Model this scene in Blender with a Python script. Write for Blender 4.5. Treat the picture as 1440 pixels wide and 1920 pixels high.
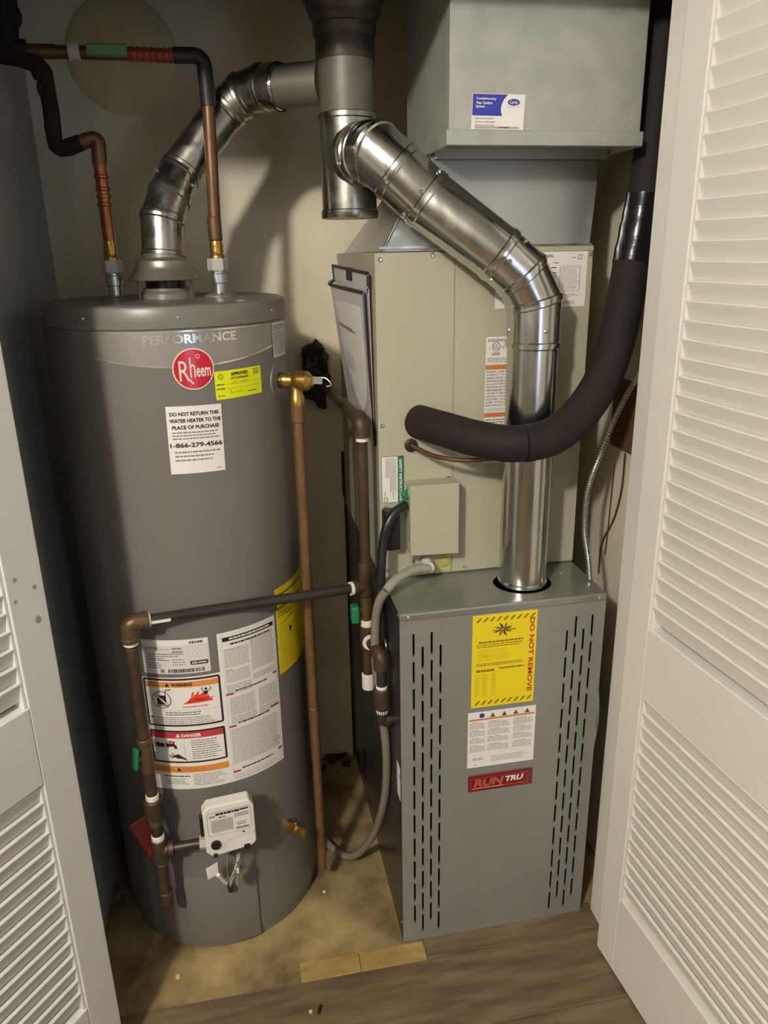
import bpy, bmesh, math, random
from mathutils import Vector, Matrix, noise
random.seed(7)
for o in list(bpy.data.objects): bpy.data.objects.remove(o)
S = bpy.context.scene
COL = S.collection
R = math.radians

# ------------------------------------------------------------------ camera
CAM = Vector((-0.28029, -1.34369, 1.54842))
YAW, PITCH, ROLL, FPX = R(10.6512), R(18.8780), R(-1.0526), 1429.15
FW = Vector((math.sin(YAW)*math.cos(PITCH), math.cos(YAW)*math.cos(PITCH), -math.sin(PITCH)))
R0 = Vector((math.cos(YAW), -math.sin(YAW), 0)); U0 = R0.cross(FW)
RT = R0*math.cos(ROLL) + U0*math.sin(ROLL)
UP = -R0*math.sin(ROLL) + U0*math.cos(ROLL)
cd = bpy.data.cameras.new('camera'); cam = bpy.data.objects.new('camera', cd); COL.objects.link(cam)
cd.sensor_fit = 'VERTICAL'; cd.sensor_height = 36; cd.lens = 36*FPX/1920; cd.clip_start = 0.02
m = Matrix((RT, UP, -FW)).transposed().to_4x4(); m.translation = CAM; cam.matrix_world = m
S.camera = cam

# ------------------------------------------------------------------ world, lights, exposure
w = bpy.data.worlds.new('world'); S.world = w; w.use_nodes = True
w.node_tree.nodes['Background'].inputs[0].default_value = (0.9, 0.85, 0.75, 1)
w.node_tree.nodes['Background'].inputs[1].default_value = 0.02
def lamp(name, loc, energy, rad, color):
    d = bpy.data.lights.new(name, 'POINT'); d.energy = energy; d.shadow_soft_size = rad; d.color = color
    o = bpy.data.objects.new(name, d); o.location = loc; COL.objects.link(o); return o
lamp('hall_ceiling_lamp', (-1.35, -2.20, 2.60), 106, 0.08, (1.0, 0.957, 0.885))
S.view_settings.view_transform = 'Standard'; S.view_settings.look = 'None'
S.view_settings.gamma = 1; S.view_settings.use_curve_mapping = False
S.view_settings.exposure = 0.95

# ------------------------------------------------------------------ helpers
def ray(u, v): return (FW*FPX + RT*(u-720) - UP*(v-960)).normalized()
def at(u, v, ax, val):
    d = ray(u, v); return CAM + d*((val-CAM[ax])/d[ax])
def aty(u, v, y): return at(u, v, 1, y)
def lin(c):
    return tuple((x/255/12.92 if x/255 <= .04045 else ((x/255+.055)/1.055)**2.4) for x in c)
def mat(name, c, rough=.5, metal=0, var=0, scale=8, bump=0, bscale=60, stretch=(1,1,1), c2=None, spec=.5, rvar=0, coat=0, trans=0):
    m = bpy.data.materials.new(name); m.use_nodes = True
    nt = m.node_tree; N = nt.nodes; L = nt.links; b = N['Principled BSDF']
    a = lin(c)
    b.inputs['Base Color'].default_value = (*a, 1); b.inputs['Roughness'].default_value = rough
    b.inputs['Metallic'].default_value = metal; b.inputs['Specular IOR Level'].default_value = spec
    if coat: b.inputs['Coat Weight'].default_value = coat; b.inputs['Coat Roughness'].default_value = .15
    if trans: b.inputs['Transmission Weight'].default_value = trans
    if var or bump or rvar or c2:
        tc = N.new('ShaderNodeTexCoord'); mp = N.new('ShaderNodeMapping'); mp.inputs['Scale'].default_value = stretch
        L.new(tc.outputs['Object'], mp.inputs[0])
    if var or c2:
        n = N.new('ShaderNodeTexNoise'); n.inputs['Scale'].default_value = scale; n.inputs['Detail'].default_value = 6; n.inputs['Roughness'].default_value = .6
        L.new(mp.outputs[0], n.inputs['Vector'])
        r = N.new('ShaderNodeValToRGB'); r.color_ramp.elements[0].position = .35; r.color_ramp.elements[1].position = .68
        b2 = lin(c2) if c2 else tuple(min(1, x*(1+var)) for x in a)
        b1 = a if c2 else tuple(x*(1-var) for x in a)
        r.color_ramp.elements[0].color = (*b1, 1); r.color_ramp.elements[1].color = (*b2, 1)
        L.new(n.outputs[0], r.inputs[0]); L.new(r.outputs[0], b.inputs['Base Color'])
    if rvar:
        n3 = N.new('ShaderNodeTexNoise'); n3.inputs['Scale'].default_value = scale*2; n3.inputs['Detail'].default_value = 4
        L.new(mp.outputs[0], n3.inputs['Vector'])
        mr = N.new('ShaderNodeMapRange'); mr.inputs[1].default_value = .3; mr.inputs[2].default_value = .7
        mr.inputs[3].default_value = max(.02, rough-rvar); mr.inputs[4].default_value = rough+rvar
        L.new(n3.outputs[0], mr.inputs[0]); L.new(mr.outputs[0], b.inputs['Roughness'])
    if bump:
        n2 = N.new('ShaderNodeTexNoise'); n2.inputs['Scale'].default_value = bscale; n2.inputs['Detail'].default_value = 5
        bp = N.new('ShaderNodeBump'); bp.inputs['Strength'].default_value = bump; bp.inputs['Distance'].default_value = .004
        L.new(mp.outputs[0], n2.inputs['Vector']); L.new(n2.outputs[0], bp.inputs['Height']); L.new(bp.outputs[0], b.inputs['Normal'])
    return m

M = {}
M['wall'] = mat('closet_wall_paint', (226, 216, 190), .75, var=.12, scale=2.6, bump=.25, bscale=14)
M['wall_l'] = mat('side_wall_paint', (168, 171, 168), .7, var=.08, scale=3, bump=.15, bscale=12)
M['hall'] = mat('hall_wall_paint', (116, 112, 102), .8, var=.04, scale=2)
M['ceil'] = mat('ceiling_paint', (215, 210, 198), .85, var=.03, scale=3)
M['door'] = mat('white_door_paint', (226, 222, 212), .45, var=.03, scale=3, bump=.06, bscale=30)
M['door_l'] = mat('grey_white_door_paint', (218, 217, 211), .48, var=.03, scale=4, bump=.06, bscale=30)
M['smudge'] = mat('grey_smudge', (150, 146, 140), .6)
M['concrete'] = mat('stained_concrete', (92, 72, 42), .8, c2=(180, 158, 108), scale=5.5, bump=.6, bscale=18, rvar=.15)
M['plank'] = mat('grey_brown_laminate', (86, 71, 52), .45, c2=(124, 106, 80), scale=5, stretch=(1, 7, 1), bump=.05, bscale=40)
M['plankb'] = mat('brown_laminate', (78, 64, 46), .45, c2=(114, 96, 72), scale=4, stretch=(1, 8, 1), bump=.05, bscale=40)
M['board'] = mat('yellow_pine_board', (146, 120, 66), .65, c2=(176, 150, 96), scale=10, stretch=(1, 5, 1), bump=.2, bscale=30)
M['heater'] = mat('grey_enamel', (112, 109, 103), .34, var=.03, scale=5, bump=.03, bscale=50, spec=.5)
M['heater_lid'] = mat('grey_enamel_lid', (112, 109, 101), .36, var=.04, scale=8, spec=.5)
M['band'] = mat('silver_foil_band', (160, 156, 148), .38, metal=.55)
M['chrome_text'] = mat('silver_lettering', (235, 232, 225), .22, metal=.8)
M['galv'] = mat('galvanised_duct', (168, 170, 160), .48, metal=.75, var=.09, scale=22, rvar=.1, bump=.05, bscale=60)
M['galvd'] = mat('dull_galvanised_duct', (176, 178, 168), .55, metal=.45, var=.10, scale=26, rvar=.08, bump=.05, bscale=80)
M['galvs'] = mat('smooth_galvanised_sheet', (190, 193, 190), .32, metal=.85)
M['steel'] = mat('bright_galvanised_pipe', (205, 205, 200), .2, metal=1, var=.1, scale=16, rvar=.08, bump=.05, bscale=25, stretch=(1, 1, .4))
M['steelt'] = mat('flue_tee_steel', (170, 168, 158), .3, metal=1, var=.12, scale=14, rvar=.1, bump=.06, bscale=22)
M['darkvent'] = mat('dark_vent_metal', (82, 76, 66), .45, metal=.6, var=.3, scale=14, bump=.3, bscale=25)  # dark mottled metal for the tape wrap and the increaser
M['ventgrey'] = mat('dull_grey_vent', (112, 108, 97), .5, metal=.4, var=.1, scale=12)
M['foil'] = mat('foil_tape', (225, 222, 212), .16, metal=1, bump=.9, bscale=45)
M['hood'] = mat('draft_hood_metal', (150, 145, 134), .38, metal=.7, var=.08, scale=20)
M['coil'] = mat('beige_green_cabinet_paint', (174, 171, 148), .45, var=.02, scale=6, spec=.4)
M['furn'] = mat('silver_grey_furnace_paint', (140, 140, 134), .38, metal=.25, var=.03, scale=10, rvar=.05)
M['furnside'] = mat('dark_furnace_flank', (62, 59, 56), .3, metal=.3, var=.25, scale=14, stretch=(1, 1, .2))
M['furn_top'] = mat('silver_grey_top_paint', (146, 147, 138), .27, metal=.5)
M['inside'] = mat('dark_inside', (28, 26, 24), .6)
M['black'] = mat('black_rubber', (34, 31, 30), .5, bump=.2, bscale=80)
M['foam'] = mat('black_pipe_insulation', (38, 32, 29), .75, var=.15, scale=40, bump=.15, bscale=120, spec=.25)
M['tape'] = mat('glossy_black_tape', (26, 24, 26), .16, bump=1.0, bscale=14, coat=.3)
M['blackpl'] = mat('black_plastic', (28, 26, 28), .35)
M['copper'] = mat('copper', (164, 100, 68), .36, metal=.85, var=.25, scale=18, rvar=.12)
M['copperd'] = mat('tarnished_copper', (112, 84, 58), .45, metal=.6, var=.25, scale=14, rvar=.1)
M['cpvc'] = mat('brown_copper_discharge', (134, 102, 68), .4, metal=.55, var=.16, scale=10, rvar=.1)
M['rust'] = mat('rusty_black_iron', (76, 58, 44), .5, metal=.3, var=.3, scale=22, bump=.2, bscale=60)
M['iron'] = mat('black_iron_pipe', (62, 56, 50), .42, metal=.4, var=.2, scale=20, bump=.1, bscale=60)
M['brass'] = mat('brass', (184, 146, 78), .3, metal=.9, var=.15, scale=30)
M['brassd'] = mat('dull_brass_fitting', (104, 84, 56), .42, metal=.5, var=.2, scale=30, bump=.1)
M['zinc'] = mat('zinc_nipple', (205, 208, 205), .28, metal=.9)
M['nut'] = mat('grey_plastic_union', (176, 174, 164), .5)
M['dope'] = mat('white_thread_sealant', (228, 222, 208), .6, bump=.8, bscale=60)
M['green'] = mat('green_handle_plastic', (36, 120, 76), .4)
M['greend'] = mat('green_tube', (92, 134, 92), .45)
M['red'] = mat('red_handle_plastic', (128, 26, 20), .45)
M['redp'] = mat('red_pex_crimp', (150, 62, 48), .45, metal=.3)
M['white'] = mat('white_plastic', (226, 222, 212), .38)
M['paper'] = mat('white_label_paper', (232, 228, 220), .45)
M['paperg'] = mat('silver_label_paper', (214, 211, 205), .4)
M['yellow'] = mat('yellow_label', (232, 208, 28), .45)
M['neon'] = mat('neon_yellow_label', (226, 232, 20), .45)
M['ink'] = mat('black_ink', (34, 28, 30), .5)
M['inkm'] = mat('grey_ink', (130, 122, 118), .5)
M['inkl'] = mat('light_grey_ink', (176, 170, 162), .5)
M['inky'] = mat('olive_ink', (120, 104, 22), .5)
M['inkyl'] = mat('pale_olive_ink', (196, 172, 30), .5)
M['inkr'] = mat('red_ink', (190, 60, 30), .5)
M['maroon'] = mat('maroon_ink', (60, 30, 34), .5)
M['orange'] = mat('orange_ink', (214, 140, 60), .5)
M['orange2'] = mat('deep_orange_ink', (206, 118, 60), .5)
M['redbar'] = mat('danger_red_ink', (186, 56, 60), .5)
M['flame'] = mat('flame_red_ink', (226, 70, 44), .5)
M['magenta'] = mat('crimson_bar_ink', (176, 48, 84), .5)
M['badge'] = mat('red_badge', (190, 30, 44), .25, coat=.5)
M['badgew'] = mat('badge_white', (226, 212, 200), .3)
M['blue'] = mat('blue_ink', (52, 58, 160), .45)
M['greeni'] = mat('green_ink', (30, 112, 78), .5)
M['plate'] = mat('dark_red_nameplate', (110, 20, 20), .22, coat=.6)
M['plate2'] = mat('red_nameplate', (190, 44, 38), .25, coat=.6)
M['platet'] = mat('pink_silver_lettering', (206, 98, 88), .25, metal=.3)
M['tube'] = mat('grey_vinyl_tube', (128, 118, 106), .28, spec=.6)
M['tubec'] = mat('clear_vinyl_tube', (200, 198, 180), .12, trans=.55)
M['disc'] = mat('cream_cover_plate', (214, 204, 160), .42, var=.06, scale=12)
M['pouch'] = mat('clear_vinyl_pouch', (206, 200, 200), .22, spec=.6, bump=.3, bscale=12)
M['wood'] = mat('bare_brown_wood', (88, 62, 42), .7, c2=(112, 82, 58), scale=8, stretch=(1, 8, 1))
M['caulk'] = mat('dark_gap_dirt', (58, 44, 28), .9)
M['chip'] = mat('pale_debris', (214, 196, 140), .7)
M['cap'] = mat('yellow_green_plastic', (176, 176, 104), .4)
M['window'] = bpy.data.materials.new('daylit_window'); M['window'].use_nodes = True
_b = M['window'].node_tree.nodes['Principled BSDF']; _b.inputs['Emission Color'].default_value = (.62, .72, 1, 1); _b.inputs['Emission Strength'].default_value = 1.4

WL = {None: Vector((0, 0, 0))}
def frame(d):
    d = Vector(d).normalized(); h = Vector((0, 0, 1)) if abs(d.z) < .9 else Vector((0, 1, 0))
    a = d.cross(h).normalized(); return a, d.cross(a).normalized(), d
def fillet(pts, rad, n=6):
    pts = [Vector(p) for p in pts]; out = [pts[0]]
    for i in range(1, len(pts)-1):
        p = pts[i]; a = (pts[i-1]-p); b = (pts[i+1]-p); la, lb = a.length, b.length; a.normalize(); b.normalize()
        ang = a.angle(b)
        if ang > 3.1 or rad <= 0: out.append(p); continue
        t = min(rad/math.tan(ang/2), la*.49, lb*.49); A = p+a*t; B = p+b*t
        for k in range(n+1):
            s = k/n; out.append(A*(1-s)**2 + p*2*s*(1-s) + B*s*s)
    out.append(pts[-1]); return out
def spline(pts, n=8):
    pts = [Vector(p) for p in pts]; P = [pts[0]*2-pts[1]] + pts + [pts[-1]*2-pts[-2]]; out = []
    for i in range(1, len(P)-2):
        for k in range(n):
            t = k/n; a, b, c, d = P[i-1], P[i], P[i+1], P[i+2]
            out.append(.5*((2*b) + (c-a)*t + (2*a-5*b+4*c-d)*t*t + (3*b-a-3*c+d)*t**3))
    out.append(pts[-1]); return out
class MB:
    def __init__(s): s.v = []; s.f = []; s.m = []; s.sm = []
    def add(s, vs, fs, mi=0, smooth=False):
        k = len(s.v); s.v += [Vector(v) for v in vs]; s.f += [tuple(i+k for i in f) for f in fs]; s.m += [mi]*len(fs); s.sm += [smooth]*len(fs); return s
    def obox(s, c, ax, h, mi=0):
        c = Vector(c); X, Y, Z = [Vector(a) for a in ax]; vs = [c+X*h[0]*i+Y*h[1]*j+Z*h[2]*k for i in (-1, 1) for j in (-1, 1) for k in (-1, 1)]
        return s.add(vs, [(0, 1, 3, 2), (4, 6, 7, 5), (0, 4, 5, 1), (2, 3, 7, 6), (0, 2, 6, 4), (1, 5, 7, 3)], mi)
    def box(s, x0, x1, y0, y1, z0, z1, mi=0):
        return s.obox(((x0+x1)/2, (y0+y1)/2, (z0+z1)/2), ((1, 0, 0), (0, 1, 0), (0, 0, 1)), (abs(x1-x0)/2, abs(y1-y0)/2, abs(z1-z0)/2), mi)
    def hexa(s, b, t, mi=0):
        return s.add(list(b)+list(t), [(3, 2, 1, 0), (4, 5, 6, 7), (0, 1, 5, 4), (1, 2, 6, 5), (2, 3, 7, 6), (3, 0, 4, 7)], mi)
    def lathe(s, o, d, prof, n=24, mi=0, cap=(True, True), smooth=True):
        a, b, d = frame(d); o = Vector(o); vs = []; fs = []
        for r, h in prof:
            for k in range(n):
                t = 2*math.pi*k/n; vs.append(o+d*h+(a*math.cos(t)+b*math.sin(t))*max(r, 1e-5))
        for i in range(len(prof)-1):
            for k in range(n): fs.append((i*n+k, i*n+(k+1) % n, (i+1)*n+(k+1) % n, (i+1)*n+k))
        s.add(vs, fs, mi, smooth)
        q = len(s.v)-len(vs)
        if cap[0]: s.f.append(tuple(q+k for k in reversed(range(n)))); s.m.append(mi); s.sm.append(False)
        if cap[1]: s.f.append(tuple(q+(len(prof)-1)*n+k for k in range(n))); s.m.append(mi); s.sm.append(False)
        return s
    def tube(s, pts, r, n=14, mi=0, cap=True):
        pts = [Vector(p) for p in pts]; vs = []; fs = []; L = len(pts)
        T = [(pts[min(i+1, L-1)]-pts[max(i-1, 0)]).normalized() for i in range(L)]
        a = frame(T[0])[0]
        for i, p in enumerate(pts):
            a = (a-T[i]*a.dot(T[i])).normalized(); b = T[i].cross(a); rr = r[i] if isinstance(r, (list, tuple)) else r
            for k in range(n):
                t = 2*math.pi*k/n; vs.append(p+(a*math.cos(t)+b*math.sin(t))*rr)
        for i in range(L-1):
            for k in range(n): fs.append((i*n+k, (i+1)*n+k, (i+1)*n+(k+1) % n, i*n+(k+1) % n)[::-1])
        s.add(vs, fs, mi, True); q = len(s.v)-len(vs)
        if cap:
            s.f.append(tuple(q+k for k in reversed(range(n)))); s.f.append(tuple(q+(L-1)*n+k for k in range(n))); s.m += [mi, mi]; s.sm += [False, False]
        return s
    def ball(s, c, r, mi=0, n=8, sc=(1, 1, 1)):
        c = Vector(c); vs = []; fs = []
        for i in range(n+1):
            ph = math.pi*i/n
            for k in range(2*n):
                t = math.pi*k/n; vs.append(c+Vector((math.sin(ph)*math.cos(t)*sc[0], math.sin(ph)*math.sin(t)*sc[1], math.cos(ph)*sc[2]))*r)
        for i in range(n):
            for k in range(2*n): fs.append((i*2*n+k, (i+1)*2*n+k, (i+1)*2*n+(k+1) % (2*n), i*2*n+(k+1) % (2*n)))
        return s.add(vs, fs, mi, True)
    def build(s, name, mats, parent=None, origin=None, sharp=35):
        if not isinstance(mats, (list, tuple)): mats = [mats]
        wl = WL[parent] if parent else Vector(origin or (0, 0, 0))
        me = bpy.data.meshes.new(name); me.from_pydata([v-wl for v in s.v], [], s.f)
        for x in mats: me.materials.append(M[x] if isinstance(x, str) else x)
        for p, mi, sm in zip(me.polygons, s.m, s.sm): p.material_index = mi; p.use_smooth = sm
        if any(s.sm): me.set_sharp_from_angle(angle=R(sharp))
        me.update(); o = bpy.data.objects.new(name, me); COL.objects.link(o)
        if parent: o.parent = parent
        else: o.location = wl
        WL[o] = wl; return o
def bevel(o, wd, seg=2):
    md = o.modifiers.new('bevel', 'BEVEL'); md.width = wd; md.segments = seg; md.limit_method = 'ANGLE'; md.angle_limit = R(40); return o
def tag(o, label, cat, group=None, kind=None):
    o['label'] = label; o['category'] = cat
    if group: o['group'] = group
    if kind: o['kind'] = kind
    return o
def thing(name, loc, label, cat, group=None):
    o = bpy.data.objects.new(name, None); o.empty_display_size = .05; o.location = loc; COL.objects.link(o); WL[o] = Vector(loc)
    return tag(o, label, cat, group)
def struct(o): o['kind'] = 'structure'; return o
def dup(o, off, parent=None):
    c = o.copy(); COL.objects.link(c); c.location = Vector(o.location)+Vector(off)
    if parent: c.parent = parent
    WL[c] = WL[o]; return c
def lathe(name, o, d, prof, mt, parent, n=24, **k): return MB().lathe(o, d, prof, n, **k).build(name, mt, parent)
def tube(name, pts, r, mt, parent, n=14, **k): return MB().tube(pts, r, n).build(name, mt, parent, **k)
def cyl(name, p, q, r, mt, parent, n=20, rim=0):
    p, q = Vector(p), Vector(q); h = (q-p).length; rr = min(r*.12, .0015)
    return lathe(name, p, q-p, [(r-rr, 0), (r, rr), (r, h-rr), (r-rr, h)], mt, parent, n)
def hexnut(name, p, q, r, mt, parent):
    p, q = Vector(p), Vector(q); h = (q-p).length
    return bevel(MB().lathe(p, q-p, [(r*.93, 0), (r, h*.12), (r, h*.88), (r*.93, h)], 6, smooth=False).build(name, mt, parent), .0006, 1)

# text -> flat triangles (built-in font only)
TC = {}
def text_tris(body, bold=0):
    key = (body, bold)
    if key in TC: return TC[key]
    cu = bpy.data.curves.new('t', 'FONT'); cu.body = body; cu.size = 1; cu.resolution_u = 3; cu.offset = bold
    o = bpy.data.objects.new('t', cu); COL.objects.link(o); dg = bpy.context.evaluated_depsgraph_get(); dg.update()
    me = o.evaluated_get(dg).to_mesh(); vs = [(v.co.x, v.co.y) for v in me.vertices]; fs = [tuple(p.vertices) for p in me.polygons]
    o.evaluated_get(dg).to_mesh_clear(); bpy.data.objects.remove(o); bpy.data.curves.remove(cu)
    x0 = min(v[0] for v in vs); x1 = max(v[0] for v in vs); y0 = min(v[1] for v in vs); y1 = max(v[1] for v in vs)
    TC[key] = ([((x-x0)/(x1-x0), (y-y0)/(y1-y0)) for x, y in vs], fs, (x1-x0)/(y1-y0)); return TC[key]
class Label:
    """flat print in metres, origin at its lower left corner"""
    def __init__(s, W, H, paper, mats=None, rc=0, base=True):
        s.W, s.H = W, H; s.mats = [paper]; s.v = []; s.f = []; s.m = []
        if base:
            if rc: s.poly(s.rr(0, 0, W, H, rc), paper, 0)
            else: s.rect(0, 0, W, H, paper, 0)
    def rr(s, x0, y0, x1, y1, r, n=5):
        P = []
        for cx, cy, a in ((x1-r, y0+r, -90), (x1-r, y1-r, 0), (x0+r, y1-r, 90), (x0+r, y0+r, 180)):
            for k in range(n+1): t = R(a+90*k/n); P.append((cx+r*math.cos(t), cy+r*math.sin(t)))
        return P
    def mi(s, mt):
        if mt not in s.mats: s.mats.append(mt)
        return s.mats.index(mt)
    def poly(s, pts, mt, ly=1):
        k = len(s.v); s.v += [(x, y, ly) for x, y in pts]; s.f.append(tuple(range(k, k+len(pts)))); s.m.append(s.mi(mt)); return s
    def rect(s, x0, y0, x1, y1, mt, ly=1): return s.poly([(x0, y0), (x1, y0), (x1, y1), (x0, y1)], mt, ly)
    def frame(s, x0, y0, x1, y1, t, mt, ly=1):
        s.rect(x0, y0, x1, y0+t, mt, ly); s.rect(x0, y1-t, x1, y1, mt, ly); s.rect(x0, y0+t, x0+t, y1-t, mt, ly); return s.rect(x1-t, y0+t, x1, y1-t, mt, ly)
    def circ(s, cx, cy, r, mt, ly=1, n=28, sy=1): return s.poly([(cx+r*math.cos(2*math.pi*k/n), cy+r*sy*math.sin(2*math.pi*k/n)) for k in range(n)], mt, ly)
    def ring(s, cx, cy, r, t, mt, ly=1, n=28):
        c = lambda q, k: (cx+q*math.cos(2*math.pi*k/n), cy+q*math.sin(2*math.pi*k/n))
        for k in range(n): s.poly([c(r, k), c(r, k+1), c(r-t, k+1), c(r-t, k)], mt, ly)
        return s
    def line(s, x0, y0, x1, y1, t, mt, ly=1):
        dx, dy = x1-x0, y1-y0; l = math.hypot(dx, dy) or 1; nx, ny = -dy/l*t/2, dx/l*t/2
        return s.poly([(x0-nx, y0-ny), (x1-nx, y1-ny), (x1+nx, y1+ny), (x0+nx, y0+ny)], mt, ly)
    def text(s, body, x, y, h, mt, w=None, rot=0, ly=2, bold=.015, anchor='c', shear=0):
        vs, fs, ar = text_tris(body, bold); w = w or h*ar; k = len(s.v); cr, sr = math.cos(R(rot)), math.sin(R(rot))
        for a, b in vs:
            p = a*w-(w/2 if anchor == 'c' else 0)+shear*b*h; q = b*h-h/2
            s.v.append((x+p*cr-q*sr, y+p*sr+q*cr, ly))
        i = s.mi(mt)
        for f in fs: s.f.append(tuple(k+j for j in f)); s.m.append(i)
        return s
    def greek(s, x0, y0, x1, y1, rows, mt, fill=.55, ly=1, gap=.0012, wmax=.010, ragged=.25, vert=False):
        """rows of unreadably small words"""
        ph = (y1-y0)/rows
        for i in range(rows):
            y = y1-(i+.5)*ph; x = x0; xe = x1-(x1-x0)*ragged*random.random()
            while x < xe:
                ww = random.uniform(.3, 1)*wmax; s.rect(x, y-ph*fill/2, min(x+ww, xe), y+ph*fill/2, mt, ly); x += ww+gap
        return s
    def tri(s, cx, cy, r, mt, ly=2): return s.poly([(cx-r, cy-r*.8), (cx+r, cy-r*.8), (cx, cy+r)], mt, ly)
    def build(s, name, parent, fn, step=None, label=None):
        bm = bmesh.new(); vs = [bm.verts.new((x, y, l*.00025)) for x, y, l in s.v]
        for f, mi in zip(s.f, s.m):
            try: q = bm.faces.new([vs[i] for i in f]); q.material_index = mi
            except ValueError: pass
        if step:
            x = step
            xs = [v[0] for v in s.v]; x = min(xs)+step
            while x < max(xs):
                bmesh.ops.bisect_plane(bm, geom=bm.verts[:]+bm.edges[:]+bm.faces[:], plane_co=(x, 0, 0), plane_no=(1, 0, 0), dist=1e-7); x += step
        wl = WL[parent]
        for v in bm.verts: v.co = fn(v.co.x, v.co.y, v.co.z+.0005)-wl
        me = bpy.data.meshes.new(name); bm.to_mesh(me); bm.free()
        for x in s.mats: me.materials.append(M[x])
        o = bpy.data.objects.new(name, me); COL.objects.link(o); o.parent = parent; WL[o] = wl
        if label: o['label'] = label
        return o
def plane_fn(o, X, Z, N):
    o, X, Z, N = Vector(o), Vector(X), Vector(Z), Vector(N)
    return lambda x, y, d: o+X*x+Z*y+N*d
HC = Vector((-.4097, .3184, 0)); HR = .2385
def cylpt(th, z, r): return Vector((HC.x+r*math.sin(R(th)), HC.y-r*math.cos(R(th)), z))
def cyl_fn(th0, z0, rr=HR): return lambda x, y, d: cylpt(th0+math.degrees(x/rr), z0+y, rr+d)

# ================================================================== THE SETTING
FLOOR = struct(MB().box(-2.3, 1.7, -3.2, .9, -.08, 0).build('floor', 'concrete'))
def plank(x0, x1, y0, y1, mt):
    return bevel(MB().box(x0, x1, y0+.0006, y1-.0006, 0.0002, .006).build('plank', mt, FLOOR), .0008, 1)
yr = -.0556; row = 0
while yr > -3.0:
    x = -2.3+[.35, .9, .1, .6][row % 4]; xs = [-2.3]
    while x < 1.7: xs.append(x); x += 1.21
    xs.append(1.7)
    for a, b in zip(xs, xs[1:]): plank(a+.0006, b-.0006, yr-.178, yr, 'plank' if (row*3+int(a*5)) % 2 else 'plankb')
    yr -= .178; row += 1
plank(.0465, .4725, -.0554, .02, 'plank')
a = at(559, 1849, 2, 0); 
for x0, x1 in ((-.245, -.1085), (-.1075, .0455)):
    bevel(MB().box(x0, x1, -.0545, -.004, 0.0002, .0045).build('threshold_board', 'board', FLOOR), .001, 1)
struct(MB().box(-.74, .64, .735, .8, 0, 2.75).build('wall_back', 'wall'))
wb = bpy.data.objects['wall_back']
MB().box(.006, .567, .7318, .7352, .03, 1.02).build('wall_patch_panel', 'wall', wb)
MB().box(-.006, .005, .7335, .7352, .0, .9).build('dirty_gap', 'caulk', wb)
MB().box(-.010, .006, .7330, .7352, .885, 1.015).build('dark_slot', 'caulk', wb)
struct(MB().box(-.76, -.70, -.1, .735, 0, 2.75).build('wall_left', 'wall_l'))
struct(MB().box(.568, .64, -.1, .735, 0, 2.75).build('wall_right', 'wall'))
wr = bpy.data.objects['wall_right']
MB().box(.560, .568, .12, .26, 1.115, 1.27).build('bare_wood_block', 'wood', wr)
struct(MB().box(-2.3, -.66, -.1, 0, 0, 2.75).box(.474, 1.7, -.1, 0, 0, 2.75).box(-.66, .474, -.1, 0, 1.99, 2.75).build('wall_front', 'hall'))
struct(MB().box(-2.36, -2.3, -3.2, 0, 0, 2.75).build('wall_hall_left', 'hall'))
struct(MB().box(1.7, 1.76, -3.2, 0, 0, 2.75).build('wall_hall_right', 'hall'))
struct(MB().box(-2.36, 1.76, -3.26, -3.2, 0, 2.75).build('wall_hall_back', 'hall'))
struct(MB().box(-2.36, 1.76, -3.26, .8, 2.75, 2.81).build('ceiling', 'ceil'))
struct(MB().box(.4725, .4745, -.1008, .0008, 0, 1.99).build('trim_1', 'door'))
struct(MB().box(-.6605, -.6585, -.1008, .0008, 0, 1.99).build('trim_2', 'door_l'))
# window behind the viewer: the cool daylight seen mirrored in the enamel and the pipes
wn = struct(MB().box(.55, 1.15, -3.2, -3.185, .75, 2.2).build('window_1', 'window'))
MB().box(.50, .55, -3.2, -3.17, .75, 2.2).box(1.15, 1.20, -3.2, -3.17, .75, 2.2).box(.50, 1.20, -3.2, -3.17, 2.2, 2.25).box(.50, 1.20, -3.2, -3.16, .70, .75).build('window_frame', 'door', wn)

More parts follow.
